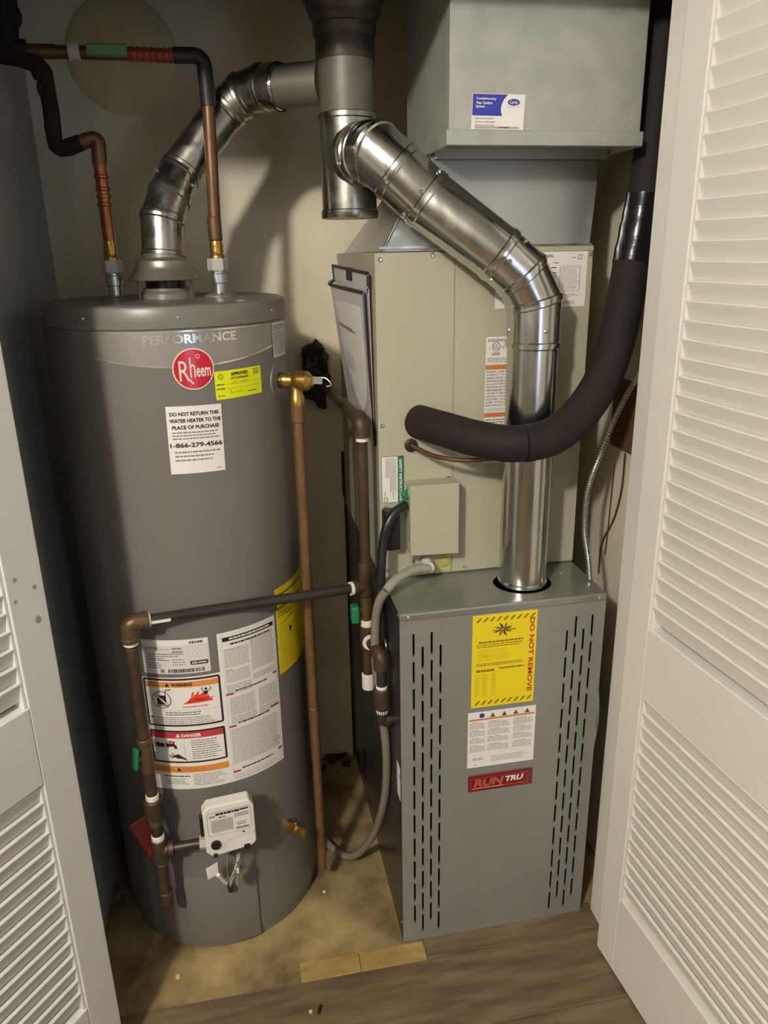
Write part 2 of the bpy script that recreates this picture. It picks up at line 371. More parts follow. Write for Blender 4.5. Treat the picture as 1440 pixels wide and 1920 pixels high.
# louvred doors ------------------------------------------------------
def louvre_door(name, p0, ang, side, mt, width, smudges=()):
    """p0 = far lower edge of the visible face; runs towards the viewer; side = +1: body lies to the right of the face"""
    a = R(ang); d = Vector((-math.sin(a), -math.cos(a), 0)); n = Vector((math.cos(a), -math.sin(a), 0))*side   # n: into the body
    Z = Vector((0, 0, 1)); P0 = Vector((p0[0], p0[1], 0)); TH = .028
    root = bpy.data.objects.new(name, None); root.location = (p0[0], p0[1], .012); COL.objects.link(root); WL[root] = root.location.copy(); struct(root)
    def piece(nm, s0, s1, z0, z1, w0=0, w1=TH, bv=.002):
        c = P0+d*(s0+s1)/2+n*(w0+w1)/2+Z*(z0+z1)/2
        return bevel(MB().obox(c, (d, n, Z), ((s1-s0)/2, (w1-w0)/2, (z1-z0)/2)).build(nm, mt, root), bv, 2)
    st = .066; zt = 2.0; zb = .012; in0, in1 = st, width-st
    piece('stile', 0, st, zb, zt); piece('stile', width-st, width, zb, zt)
    piece('rail', st, width-st, zb, .217); piece('rail', st, width-st, .722, .868); piece('rail', st, width-st, 1.925, zt)
    # thin sloped moulding at the inner edges
    for z0, z1 in ((.217, .722), (.868, 1.925)):
        for s in (in0, in1-.006): piece('moulding', s, s+.006, z0, z1, .003, TH-.003, .001)
    sl = None
    pitch = .0305
    for z0, z1 in ((.217, .722), (.868, 1.925)):
        z = z1-.0195
        while z > z0+.004:
            if sl is None:
                zr = z; b = MB()
                # shingle-like slat: lower edge out (towards the viewer), upper edge in, rounded nose
                prof = [(.0035, .017), (.0022, .0150), (.0030, .0120), (.0125, -.019), (.0170, -.019), (.0102, .0140), (.0085, .0170)][::-1]
                vs = [P0+d*s+n*w_+Z*(z+h) for s in (in0+.004, in1-.004) for w_, h in prof]; k = len(prof)
                b.add(vs, [tuple(range(k))[::-1], tuple(range(k, 2*k))]+[(i, (i+1) % k, k+(i+1) % k, k+i) for i in range(k)], 0, False)
                sl = b.build('slat', mt, root)
            else: dup(sl, (0, 0, z-zr), root)
            z -= pitch
    for s, z, r_ in smudges:
        c = P0+d*s+Z*z
        b = MB(); b.add([c-n*.0006+d*r_*math.cos(t)*random.uniform(.6, 1)+Z*r_*math.sin(t)*random.uniform(.6, 1.3) for t in [2*math.pi*k/10 for k in range(10)]], [tuple(range(10))])
        b.build('smudge', 'smudge', root)
    return root
louvre_door('door_2', (.437, -.106), -4.5, 1, 'door', .56)
louvre_door('door_1', (-.608, -.150), 37, -1, 'door_l', .56, [(.05, 1.085, .004), (.018, 1.06, .004), (.022, 1.005, .006), (.055, 1.05, .003)])

# ================================================================== WATER HEATER
wh = thing('water_heater', (HC.x, HC.y, 0), 'tall grey cylindrical gas water heater with red round badge', 'water heater')
N = 96
lathe('tank', (HC.x, HC.y, 0), (0, 0, 1), [(HR-.006, .0), (HR-.004, .012), (HR-.004, .03), (HR, .034), (HR, 1.44)], 'heater', wh, N, cap=(True, False))
prof = [(HR+.0005, 1.424), (HR+.0028, 1.426), (HR+.0028, 1.431), (HR+.0006, 1.434), (HR+.0006, 1.455), (HR-.003, 1.4625), (HR-.010, 1.466), (HR-.03, 1.4635), (.06, 1.466), (0, 1.466)]
lathe('lid', (HC.x, HC.y, 0), (0, 0, 1), prof, 'heater_lid', wh, N, cap=(False, False))
for th in (-33.4, 8.2, 58.4, -75):
    lathe('screw', cylpt(th, 1.4445, HR), cylpt(th, 0, 1)-cylpt(th, 0, 0), [(.0034, 0), (.0034, .0012), (.002, .0024), (0, .0026)], 'zinc', wh, 10)
# foil band with lettering
L = Label(.46, .07, 'band', base=False); top = []; bot = []
A0, A1 = -29.7, 78
for k in range(37):
    th = A0+(A1-A0)*k/36; x = R(th-A0)*HR; q = (th-12)/42
    bot.append((x, .0 if False else (1.3555+.0185*min(abs(q), 1.3)**1.8)-1.35)); top.append((x, 1.4215-1.35))
for k in range(36): L.poly([bot[k], bot[k+1], top[k+1], top[k]], 'band', 0); L.poly([(bot[k][0], bot[k][1]), (bot[k+1][0], bot[k+1][1]), (bot[k+1][0], bot[k+1][1]+.003), (bot[k][0], bot[k][1]+.003)], 'chrome_text', 1)
L.poly([(bot[0][0], bot[0][1]), (bot[0][0]+.002, bot[0][1]), (top[0][0]+.002, top[0][1]), top[0]], 'chrome_text', 1)
for k in range(26): L.poly([(top[k][0], top[k][1]-.0022), (top[k+1][0], top[k+1][1]-.0022), top[k+1], top[k]], 'chrome_text', 1)
bd = L.build('foil_band', wh, cyl_fn(A0, 1.35), .006)
L = Label(.17, .02, 'chrome_text', base=False); L.text('PERFORMANCE', .085, .01, .0165, 'chrome_text', w=.170, bold=.035, ly=3)
L.build('lettering', wh, cyl_fn(-7.2, 1.397), .006, 'silver PERFORMANCE lettering on the band')
L = Label(.075, .075, 'badgew', base=False); L.circ(.0375, .0375, .0375, 'badgew', 4, 40); L.circ(.0375, .0375, .0352, 'badge', 5, 40)
L.text('R', .0205, .0350, .036, 'badgew', w=.018, bold=.0, ly=7)
L.text('h', .0355, .0405, .036, 'badgew', w=.0095, bold=.0, ly=7)
L.text('eem', .0550, .0312, .0165, 'badgew', w=.026, bold=.02, ly=7)
L.poly([(.0255, .0205), (.029, .0205), (.036, .0115), (.0335, .0105)], 'badgew', 7)
L.ring(.0465, .0600, .0038, .001, 'badgew', 7, 12)
L.build('round_badge', wh, cyl_fn(3.7, 1.3155), .006, 'round red badge with white script')
# neon approval sticker
W, H = .105, .0525
L = Label(W, H, 'neon', rc=.003)
L.ring(.012, .042, .0055, .001, 'inky', 1, 18); L.ring(.012, .042, .0032, .0008, 'inky', 1, 18)
L.text('APPROVED', .052, .0448, .0062, 'ink', w=.038, bold=.04); L.text('CITY OF FLORISSANT', .052, .0370, .0042, 'ink', w=.040, bold=.02)
L.greek(.084, .038, .1, .050, 3, 'inky', .5); L.greek(.003, .0255, .022, .030, 1, 'ink', .4); L.rect(.024, .0265, .098, .0269, 'inky'); L.greek(.003, .0175, .022, .022, 1, 'ink', .4); L.rect(.024, .0185, .098, .0189, 'inky')
for x in (.033, .052, .060): L.line(x, .028, x+.012, .031, .0007, 'inky', 2)
for k in range(8): L.line(.028+k*.004, .010+.002*(k % 2), .032+k*.004, .012-.002*(k % 2), .0006, 'inky', 2)
L.line(.026, .021, .034, .010, .0006, 'inky', 2); L.greek(.068, .007, .098, .0105, 1, 'ink', .45); L.greek(.004, .005, .020, .0085, 1, 'ink', .4)
L.build('approval_sticker', wh, lambda x, y, d: cylpt(21.5+math.degrees(x/HR), 1.292+y+.0012*x/W, HR+d), .006, 'neon yellow approval sticker')
# white notice
W, H = R(24.4)*HR, .1275
L = Label(W, H, 'paper')
for i, t in enumerate(('DO NOT RETURN THIS', 'WATER HEATER TO THE', 'PLACE OF PURCHASE')): L.text(t, W/2+(.001 if i else 0), H-.0145-i*.0125, .0072, 'ink', w=(.090, .094, .086)[i], bold=.035)
L.text('1-866-279-4566', W/2, .0545, .0090, 'ink', w=.096, bold=.03)
L.greek(.008, .064, W-.006, .081, 3, 'inkm', .42, ragged=.12); L.greek(.010, .022, W-.006, .045, 3, 'inkm', .36, ragged=.2); L.greek(W-.016, .004, W-.005, .008, 1, 'inkm', .4)
L.build('return_notice', wh, lambda x, y, d: cylpt(-.9+math.degrees(x/HR)-.6*(1-y/H), 1.1605+y-.0025*x/W, HR+d), .006, 'white notice sticker')
# small silver data sticker
W, H = R(15)*HR, .067
L = Label(W, H, 'paperg'); L.greek(.003, .052, W-.003, .063, 3, 'inkm', .6, wmax=.02); L.greek(.003, .006, W-.003, .050, 20, 'inkm', .5, ragged=.02)
L.frame(.001, .001, W-.001, H-.001, .0006, 'paper', 2)
L.build('small_data_sticker', wh, lambda x, y, d: cylpt(57.4+math.degrees(x/HR), 1.3535+y, HR+.0012+d), .006)
# energy guide, yellow, round the right side
W, H = R(38)*HR, .205
L = Label(W, H, 'yellow'); L.line(.012, .118, .070, .128, .0012, 'ink', 2); L.greek(.004, .135, .09, .150, 2, 'inky', .3)
L.greek(.006, .010, .12, .112, 15, 'inkyl', .3); L.poly([(.045, .085), (.056, .094), (.045, .103)], 'ink', 2); L.rect(.0, .155, .12, .190, 'inky', 1); L.rect(.004, .160, .12, .186, 'yellow', 2)
L.build('energy_guide_sticker', wh, cyl_fn(45.5, .668), .006, 'yellow sticker')
# rating plate
W, H = R(33)*HR, .078
L = Label(W, H, 'paperg', rc=.002); L.rect(.0, H-.013, W-.003, H-.002, 'paper', 1)
L.rect(.008, H-.024, .034, H-.017, 'inkm', 1); L.text('Rheem', .021, H-.0205, .005, 'paper', w=.020, ly=3, bold=.03); L.line(.034, H-.0215, .062, H-.0215, .0006, 'ink', 2)
L.greek(.064, H-.031, .088, H-.016, 2, 'inkm', .5); L.greek(.010, H-.040, .092, H-.030, 2, 'inkm', .45); L.rect(0, H-.0305, .094, H-.0301, 'inkm')
L.greek(.010, .030, .058, .037, 2, 'ink', .4); L.greek(.010, .012, .040, .028, 3, 'ink', .35); L.greek(.062, .018, .092, .036, 3, 'inkm', .3)
L.frame(.096, .028, W-.002, H-.014, .0005, 'inkl'); L.greek(.099, H-.012, .130, H-.003, 1, 'ink', .6, wmax=.004); L.ring(.113, .045, .009, .0006, 'inkl', 2, 16); L.circ(.113, .045, .001, 'ink', 2, 8)
L.poly(L.rr(.098, .0195, .1335, .0285, .002), 'ink', 2); L.text('AHRI', .106, .024, .005, 'paper', w=.011, ly=3, bold=.04); L.greek(.114, .0215, .131, .0265, 1, 'paper', .7, ly=3, wmax=.005)
x = .052
while x < .124:
    ww = random.uniform(.0008, .0028); L.rect(x, .003, x+ww, .0115, 'ink'); x += ww+random.uniform(.0006, .0018)
L.rect(.036, .003, .044, .011, 'inkm')
L.build('rating_plate', wh, cyl_fn(-26, .7375), .006)
# warning column and instruction sheet (one big white decal)
A0 = -28.6; SC = HR
def X(th): return R(th-A0)*HR
W = X(44); Z0 = .452; H = .818-Z0
L = Label(W, H, 'paper', base=False)
xl = X(11.2); zz = lambda z: z-Z0
L.poly([(0, 0), (xl, .004), (xl, zz(.7305)), (0, zz(.728))], 'paper', 0); L.poly([(xl, .004), (W, .003), (W, H), (xl, H)], 'paper', 0)
def wbox(x0, z0, x1, z1):
    L.poly(L.rr(x0, zz(z0), x1, zz(z1), .005), 'maroon', 1); L.poly(L.rr(x0+.0045, zz(z0)+.0045, x1-.0045, zz(z1)-.0045, .002), 'paper', 2)
wbox(.004, .612, xl-.001, .7265); wbox(.004, .521, xl-.001, .602)
x1 = xl-.0055
L.rect(.0085, zz(.706), x1, zz(.719), 'orange', 3); L.text('WARNING', .086, zz(.7125), .0082, 'ink', w=.044, ly=4, bold=.04); L.tri(.056, zz(.7125), .005, 'ink', 4)
L.rect(.0085, zz(.583), x1, zz(.5975), 'redbar', 3); L.text('DANGER', .094, zz(.590), .0082, 'paper', w=.042, ly=4, bold=.04); L.tri(.066, zz(.590), .005, 'paper', 4)
# no-petrol sign: ring, can, bar
cx, cz = .041, zz(.677)
L.poly([(cx-.010, cz-.012), (cx+.010, cz-.012), (cx+.010, cz+.010), (cx-.010, cz+.010)], 'maroon', 3); L.line(cx-.012, cz-.0145, cx+.012, cz-.0145, .002, 'maroon', 3)
L.line(cx+.008, cz+.010, cx+.010, cz+.022, .0018, 'maroon', 3); L.line(cx+.010, cz+.022, cx+.022, cz+.0245, .0022, 'maroon', 3)
L.ring(cx, cz, .0205, .0016, 'maroon', 5, 30); L.line(cx-.0145, cz+.0145, cx+.0145, cz-.0145, .0045, 'paper', 4); L.line(cx-.0155, cz+.0125, cx+.0125, cz-.0155, .0013, 'maroon', 5); L.line(cx-.0125, cz+.0155, cx+.0155, cz-.0125, .0013, 'maroon', 5)
# flame with a figure
fx, fz = .084, zz(.666)
for P in ([(0, 0), (.062, .003), (.060, .008), (.020, .016), (.010, .006)], [(.010, .004), (.060, .006), (.056, .014), (.048, .018), (.044, .026), (.036, .020), (.028, .022), (.022, .016)], [(.018, .014), (.021, .026), (.026, .028), (.023, .018)], [(.028, .018), (.031, .026), (.036, .029), (.034, .020)], [(.045, .012), (.055, .020), (.053, .012)], [(.050, .006), (.065, .013), (.058, .004)]):
    L.poly([(fx+a, fz+b) for a, b in P], 'flame', 3)
L.circ(fx+.050, fz+.0325, .003, 'ink', 4, 12); L.poly([(fx+.044, fz+.028), (fx+.055, fz+.028), (fx+.051, fz+.018), (fx+.046, fz+.020)], 'ink', 4)
L.line(fx+.044, fz+.028, fx+.041, fz+.034, .0018, 'ink', 4); L.line(fx+.041, fz+.034, fx+.045, fz+.037, .0015, 'ink', 4); L.line(fx+.055, fz+.028, fx+.060, fz+.032, .0018, 'ink', 4); L.line(fx+.060, fz+.032, fx+.058, fz+.037, .0015, 'ink', 4)
L.greek(fx, fz-.009, fx+.052, fz-.0045, 1, 'flame', .5, ly=3, ragged=0)
L.rect(.010, zz(.6505), x1, zz(.6510), 'inkm', 3); L.greek(.046, zz(.638), .120, zz(.6485), 2, 'ink', .35, ly=3, ragged=.1); L.greek(.012, zz(.618), x1-.004, zz(.636), 4, 'inkm', .4, ly=3, ragged=.2); L.rect(.012, zz(.632), .018, zz(.636), 'ink', 4)
# danger pictures: knobs, tap, hand
L.circ(.020, zz(.566), .0062, 'maroon', 3, 14); L.circ(.029, zz(.565), .0058, 'maroon', 3, 14); L.ring(.039, zz(.565), .0062, .001, 'maroon', 3, 14)
L.poly([(.038, zz(.570)), (.056, zz(.570)), (.061, zz(.564)), (.062, zz(.557)), (.057, zz(.557)), (.054, zz(.563)), (.038, zz(.562))], 'maroon', 4)
L.circ(.048, zz(.574), .0035, 'redbar', 4, 10); L.circ(.055, zz(.573), .0032, 'redbar', 4, 10)
L.poly([(.052, zz(.540)), (.062, zz(.544)), (.076, zz(.534)), (.082, zz(.527)), (.070, zz(.532)), (.058, zz(.533))], 'maroon', 3)
for a, b in ((.042, .5405), (.043, .5365), (.047, .5325), (.049, .547)): L.line(a, zz(b), .056, zz(.538), .0018, 'maroon', 3)
L.rect(.0775, zz(.530), .0780, zz(.582), 'inkm', 3); L.line(.070, zz(.566), .080, zz(.560), .0006, 'inkm', 3); L.line(.012, zz(.555), .050, zz(.552), .0004, 'inkm', 3); L.line(.012, zz(.540), .040, zz(.529), .0004, 'inkm', 3)
L.greek(.092, zz(.530), x1-.008, zz(.579), 9, 'ink', .28, ly=3, ragged=.35)
L.rect(.002, zz(.4965), xl, zz(.5125), 'orange', 1); L.text('WARNING', .090, zz(.5045), .0085, 'orange2', w=.050, ly=3, bold=.04); L.tri(.060, zz(.5045), .005, 'maroon', 3)
L.greek(.026, zz(.484), .082, zz(.490), 1, 'ink', .45, ragged=.05); L.greek(.026, zz(.466), .080, zz(.481), 4, 'inkm', .4); L.greek(.090, zz(.462), xl-.008, zz(.493), 7, 'inkm', .38, ragged=.25); L.rect(.088, zz(.458), .0884, zz(.494), 'inkl')
# tall instruction sheet
L.frame(xl+.0075, .010, W-.004, H-.005, .0006, 'inkl', 1); L.rect(xl+.010, zz(.797), W-.006, zz(.8065), 'ink', 2); L.greek(xl+.024, zz(.7985), W-.016, zz(.805), 1, 'paper', .55, ly=3, ragged=0)
L.greek(xl+.026, zz(.785), W-.016, zz(.793), 1, 'ink', .5, ragged=.02)
xm = (xl+W)/2+.002
for a, b in ((.735, .779), (.700, .728), (.672, .695)):
    L.greek(xl+.011, zz(a), xm-.004, zz(b), int((b-a)/.0031), 'inkl', .6, ragged=.06)
L.greek(xl+.011, zz(.775), xm-.02, zz(.780), 1, 'ink', .35); L.greek(xl+.011, zz(.728), xm-.04, zz(.732), 1, 'ink', .35)
for a, b in ((.713, .790), (.690, .704)): L.greek(xm, zz(a), W-.006, zz(b), int((b-a)/.0031), 'inkl', .6, ragged=.06)
for z0 in (.671, .592, .478):
    L.rect(xl+.008, zz(z0), xl+.024, zz(z0+.0045), 'magenta', 2); L.rect(W-.028 if z0 == .592 else W-.016, zz(z0)+(.010 if z0 < .5 else .011), W-.004, zz(z0)+.0155, 'magenta', 2)
    L.greek(xl+.028, zz(z0+.003), W-.032, zz(z0+.011), 1, 'ink', .42, ragged=0, wmax=.012)
for a, b in ((.620, .664), (.600, .618)): L.greek(xl+.014, zz(a), xm+.002, zz(b), int((b-a)/.0031), 'inkl', .6, ragged=.06); L.greek(xm+.010, zz(a), W-.006, zz(b), int((b-a)/.0031), 'inkl', .6, ragged=.06)
L.greek(xl+.010, zz(.500), W-.008, zz(.588), 28, 'inkl', .6, ragged=.08); L.ring(W-.014, zz(.520), .005, .0008, 'inkm', 3, 12); L.ring(W-.022, zz(.517), .004, .0008, 'inkm', 3, 12)
L.greek(xl+.010, zz(.4600), W-.010, zz(.473), 4, 'magenta', .15, ragged=.5)
L.build('warning_decal', wh, cyl_fn(A0, Z0), .006, 'large white warning and instruction decal')
# access panel at the foot, curved and proud
vs = []; fs = []; nn = 20
b = MB()
for r_, mi in ((HR+.007, 0),):
    pts = []
    for k in range(nn+1):
        th = -19+38.5*k/nn; e = 0 if 0 < k < nn else .0
        pts.append(th)
    def ringz(z, rr): return [cylpt(t, z, rr) for t in pts]
    rows = [ringz(.010, HR-.001), ringz(.012, HR+.005), ringz(.016, HR+.007), ringz(.205, HR+.007), ringz(.209, HR+.005), ringz(.211, HR-.001)]
    vs = [p for r2 in rows for p in r2]; n1 = nn+1
    fs = [(i*n1+k, i*n1+k+1, (i+1)*n1+k+1, (i+1)*n1+k) for i in range(5) for k in range(nn)]
    b.add(vs, fs, 0, True)
    for k in (0, nn): b.add([rows[i][k] for i in range(6)], [tuple(range(6)) if k == 0 else tuple(range(6))[::-1]])
b.build('burner_access_panel', 'heater', wh)
# draft hood on its legs, flue collar
o = Vector((HC.x+.003, HC.y, 0))
lathe('flue_collar', o, (0, 0, 1), [(.056, 1.462), (.054, 1.476), (.046, 1.482), (.0455, 1.486)], 'heater_lid', wh, 36, cap=(False, True))
lathe('flue_outlet', o, (0, 0, 1), [(.040, 1.480), (.040, 1.500)], 'blackpl', wh, 32)
hd = lathe('draft_hood', o, (0, 0, 1), [(.0735, 1.502), (.0745, 1.5035), (.060, 1.522), (.0565, 1.5275), (.0550, 1.538), (.050, 1.5425), (.0415, 1.545), (.041, 1.56)], 'hood', wh, 40, cap=(False, False))
for an in (215, 325, 90):
    t = R(an); c = o+Vector((math.cos(t), math.sin(t), 0))*.062; tn = Vector((-math.sin(t), math.cos(t), 0))
    MB().obox(c+Vector((0, 0, 1.4855)), (tn, Vector((math.cos(t), math.sin(t), 0)), (0, 0, 1)), (.0045, .0008, .021)).build('hood_leg', 'hood', hd)
for p in ((-.508, .33), (-.302, .335)):
    lathe('grommet', (p[0], p[1], 1.463), (0, 0, 1), [(.034, 0), (.032, .006), (.024, .0095), (.015, .011)], 'heater_lid', wh, 28)
lathe('lid_cap', at(455, 562, 2, 1.466), (0, 0, 1), [(.021, -.002), (.021, .0008), (.019, .0014)], 'hood', wh, 24)
# gas control valve -------------------------------------------------
x0, x1, z0, z1, yf, yb = -.4225, -.3160, .348, .470, -.006, .028
b = MB(); fr = [(x0, z0+.010), (x0+.010, z0-.002), (x0+.03, z0-.003), (x1-.01, z0+.002), (x1-.001, z0+.012), (x1-.001, z1-.018), (x1-.010, z1), (x0+.010, z1), (x0, z1-.014)]
k = len(fr); b.add([Vector((x, yf+.004, z)) for x, z in fr]+[Vector((x, yb, z)) for x, z in fr], [tuple(range(k)), tuple(range(k, 2*k))[::-1]]+[(i, k+i, k+(i+1) % k, (i+1) % k) for i in range(k)])
gv = bevel(b.build('gas_control_valve', 'white', wh), .0035, 3); gv['label'] = 'white gas control valve box'
fn = plane_fn((x0, yf+.0039, z0), (1, 0, 0), (0, 0, 1), (0, -1, 0)); gw, gh = x1-x0, z1-z0
L = Label(gw, gh, 'white', base=False)
L.poly(L.rr(.0075, .049, gw-.0075, gh-.014, .008), 'inkm', 1); L.poly(L.rr(.0085, .050, gw-.0085, gh-.015, .0075), 'white', 2)
L.rect(.012, gh-.026, .025, gh-.022, 'inkm', 3); L.rect(gw-.030, gh-.021, gw-.013, gh-.017, 'ink', 3)
L.greek(.026, gh-.024, gw-.030, gh-.016, 1, 'ink', .7, ly=3, ragged=0, wmax=.012); L.rect(.013, .056, .062, gh-.030, 'paperg', 3); L.rect(.016, .058, .060, gh-.034, 'inkl', 4); L.greek(.032, gh-.030, .048, gh-.026, 1, 'ink', .6, ly=4)
L.rect(.064, gh-.036, gw-.012, gh-.026, 'inkl', 3); L.greek(.068, .064, .092, .074, 2, 'ink', .35, ly=3); L.rect(.066, .055, gw-.014, .060, 'inkm', 3)
L.line(.0, .024, .006, .024, .0005, 'inkm', 2)
P = [(.034, .016), (.044, .026), (.047, .032), (.060, .035), (.080, .037), (gw-.001, .041)]
for p, q in zip(P, P[1:]): L.line(*p, *q, .0007, 'inkm', 3)
L.poly([(.076, .043), (.079, .047), (.083, .046), (.083, .043)], 'ink', 3)
L.build('valve_label', gv, fn)
lathe('knob', (x0+.021, yf+.004, z0+.027), (0, -1, 0), [(.0105, 0), (.0105, .004), (.0095, .006), (0, .006)], 'blackpl', gv, 24)
for q_ in ((x0+.014, x0+.022, z0-.005, z0+.004), (x1-.028, x1-.016, z0-.002, z0+.010), (x0+.046, x0+.058, z0-.005, z0)): MB().box(q_[0], q_[1], yf+.001, yf+.012, q_[2], q_[3]).build('latch', 'blackpl', gv)
MB().box(x0-.007, x0+.001, .006, .022, z1-.075, z1-.030).build('side_plug', 'blackpl', gv)
MB().box(x0+.022, x1-.016, yb-.002, .085, z0+.015, z1-.062).build('valve_back', 'blackpl', gv)
for xx in (.030, .078): lathe('boss', (x0+xx, .02, z1-.001), (0, 0, 1), [(.004, 0), (.004, .003)], 'white', gv, 10)
# thermopile wires, bracket, bright clip below the valve
zc = z0-.004
for i, (u0, u1, u2) in enumerate(((428, 428, 431), (448, 444, 436), (452, 447, 440))):
    tube('wire', spline([aty(u0, 1600, .02), aty(u1, 1625, .02), aty(u2, 1645, .03), aty(437, 1662, .055)], 5), .0012, 'white' if i else 'inkm', gv, 8)
bx = MB(); q = [aty(388, 1625, .02), aty(410, 1614, .022), aty(412, 1636, .024), aty(392, 1645, .02)]; bx.hexa(q, [p+Vector((0, .0015, 0)) for p in q]); bx.build('bracket', 'white', gv)
cyl('igniter_plug', aty(411, 1637, .022), aty(428, 1653, .04), .0045, 'white', gv, 12)
cyl('wire_clip', aty(448, 1612, .018), aty(449, 1630, .020), .0035, 'zinc', gv, 12)
lathe('window_tube', aty(449, 1630, .020), (aty(452, 1677, .040)-aty(449, 1630, .020)), [(.0100, 0), (.0100, .044), (.0085, .046)], 'zinc', gv, 20)
lathe('window_tube_gap', aty(437, 1660, .055), (aty(441, 1676, .066)-aty(437, 1660, .055)), [(.006, 0), (.006, .018)], 'blackpl', gv, 12)
pv = Vector(((x0+x1)/2, 0, 0))-WL[wh]; gv.matrix_basis = Matrix.Translation(pv) @ Matrix.Rotation(R(7), 4, 'Z') @ Matrix.Translation(-pv)
# drain valve
d1 = (cylpt(43.8, 0, 1)-cylpt(43.8, 0, 0)).normalized(); p = cylpt(43.0, .272, HR)
lathe('drain_escutcheon', p, d1, [(.026, -.002), (.026, .0012), (.022, .0018)], 'heater', wh, 28)
dv = lathe('drain_valve', p, d1, [(.013, -.002), (.013, .004), (.0095, .006), (.0095, .018), (.012, .022), (.012, .032), (.009, .036), (.011, .044), (.011, .056), (.007, .058)], 'brass', wh, 20)
cyl('drain_stem', p+d1*.028, p+d1*.028+Vector((0, 0, .018)), .0045, 'brass', dv, 10)
# relief valve on the right side
dr = (cylpt(63, 0, 1)-cylpt(63, 0, 0)).normalized(); p = cylpt(63, 1.306, HR)
lathe('relief_escutcheon', p, dr, [(.040, -.004), (.040, .0008), (.034, .0014)], 'heater', wh, 32)
lathe('relief_hole', p, dr, [(.0165, .0), (.0165, .002)], 'blackpl', wh, 24)
rv = lathe('relief_valve', p, dr, [(.0125, 0), (.0125, .008), (.0155, .010), (.0155, .018), (.0135, .021), (.0135, .030), (.018, .036), (.0195, .048), (.0195, .060), (.014, .066), (.0095, .071)], 'brass', wh, 24)
pc = p+dr*.035
lathe('outlet', pc+Vector((0, 0, -.050)), (0, 0, 1), [(.0150, 0), (.0150, .018), (.0125, .022), (.0125, .050)], 'brass', rv, 20)
MB().obox(p+dr*.080+Vector((0, 0, .002)), (dr, frame(dr)[0], frame(dr)[1]), (.011, .0022, .007)).build('lever', 'zinc', rv)
b = MB(); b.tube(spline([p+dr*.083+Vector((0, 0, .008)), p+dr*.1+Vector((0, 0, .006)), p+dr*.11+Vector((0, 0, -.006)), p+dr*.1+Vector((0, 0, -.010))], 4), .0015, 8); b.build('lever_wire', 'zinc', rv)

# discharge pipe
pcx, pcy = pc.x, pc.y
dp = thing('discharge_pipe', (pcx, pcy, .02), 'long upright brown pipe running from brass relief valve down beside heater', 'pipe')
cyl('pipe', (pcx, pcy, .075), (pcx, pcy, 1.262), .0112, 'cpvc', dp, 20)
cyl('coupling', (pcx, pcy, 1.222), (pcx, pcy, 1.266), .0142, 'cpvc', dp, 20)
cyl('sleeve', (pcx, pcy, .500), (pcx, pcy, .55), .0125, 'cpvc', dp, 20)

# ================================================================== FURNACE
FWD, FH, ZB = .4445, .863, .006
fu = thing('furnace', (FWD/2, .2, ZB), 'silver grey gas furnace with columns of vent slots', 'furnace')
def plate_with_holes(name, outer, holes, mp, thick, mt, parent):
    cu = bpy.data.curves.new('p', 'CURVE'); cu.dimensions = '2D'; cu.fill_mode = 'BOTH'; cu.extrude = thick/2
    for P in [outer]+holes:
        sp = cu.splines.new('POLY'); sp.points.add(len(P)-1); sp.use_cyclic_u = True
        for i, (x, y) in enumerate(P): sp.points[i].co = (x, y, 0, 1)
    o = bpy.data.objects.new('p', cu); COL.objects.link(o); dg = bpy.context.evaluated_depsgraph_get(); dg.update()
    me = bpy.data.meshes.new_from_object(o.evaluated_get(dg)); bpy.data.objects.remove(o)
    wl = WL[parent]
    for v in me.vertices: v.co = mp(v.co.x, v.co.y, v.co.z)-wl
    me.materials.clear(); me.materials.append(M[mt]); me.name = name
    q = bpy.data.objects.new(name, me); COL.objects.link(q); q.parent = parent; WL[q] = wl; return q
holes = []; lips = MB(); SW = .0023
for i, x in enumerate((.0285, .0475, .0665, .0855, .3615, .380, .3985, .417)):
    up = i in (0, 2, 5, 7)
    for k in range(12):
        zt = (.816 if up else .785)-.064*k; zb_ = zt-.050
        P = [(x+SW*math.cos(R(a)), zt-SW+SW*math.sin(R(a))) for a in (0, 45, 90, 135, 180)]+[(x+SW*math.cos(R(a)), zb_+SW+SW*math.sin(R(a))) for a in (180, 225, 270, 315, 360)]
        holes.append(P); lips.box(x-SW*1.1, x+SW*1.1, -.0022, .004, zb_-.0018, zb_+.0008)
fp = plate_with_holes('front_panel', [(0, ZB), (FWD, ZB), (FWD, .846), (0, .846)], holes, lambda x, y, z: Vector((x, .0006+z, y)), .0012, 'furn', fu)
lp = lips.build('slot_lips', 'zinc', fp); lp['kind'] = 'stuff'
bevel(MB().box(-.0008, FWD+.0008, -.0022, .010, .845, .8628).build('top_lip', 'furn_top', fu), .004, 3)
hc = Vector((.2925, .0930)); hr = .0635
plate_with_holes('top_cover', [(0, .004), (FWD, .004), (FWD, .72), (0, .72)], [[(hc.x+hr*math.cos(R(a)), hc.y+hr*.9*math.sin(R(a))) for a in range(0, 360, 10)]], lambda x, y, z: Vector((x, y, .8612+z)), .0012, 'furn_top', fu)
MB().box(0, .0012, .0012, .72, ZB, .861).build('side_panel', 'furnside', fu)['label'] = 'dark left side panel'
MB().box(FWD-.0012, FWD, .0012, .72, ZB, .861).build('side_panel', 'furn', fu)
MB().box(.0012, FWD-.0012, .0012, .72, ZB, .008).box(.0012, FWD-.0012, .7188, .72, ZB, .861).build('base_pan', 'furn', fu)
MB().box(.0014, FWD-.0014, .020, .0215, ZB+.003, .8595).build('dark_backing', 'inside', fu)  # added dark sheet: the cabinet's inner shade behind the slots, put into colour
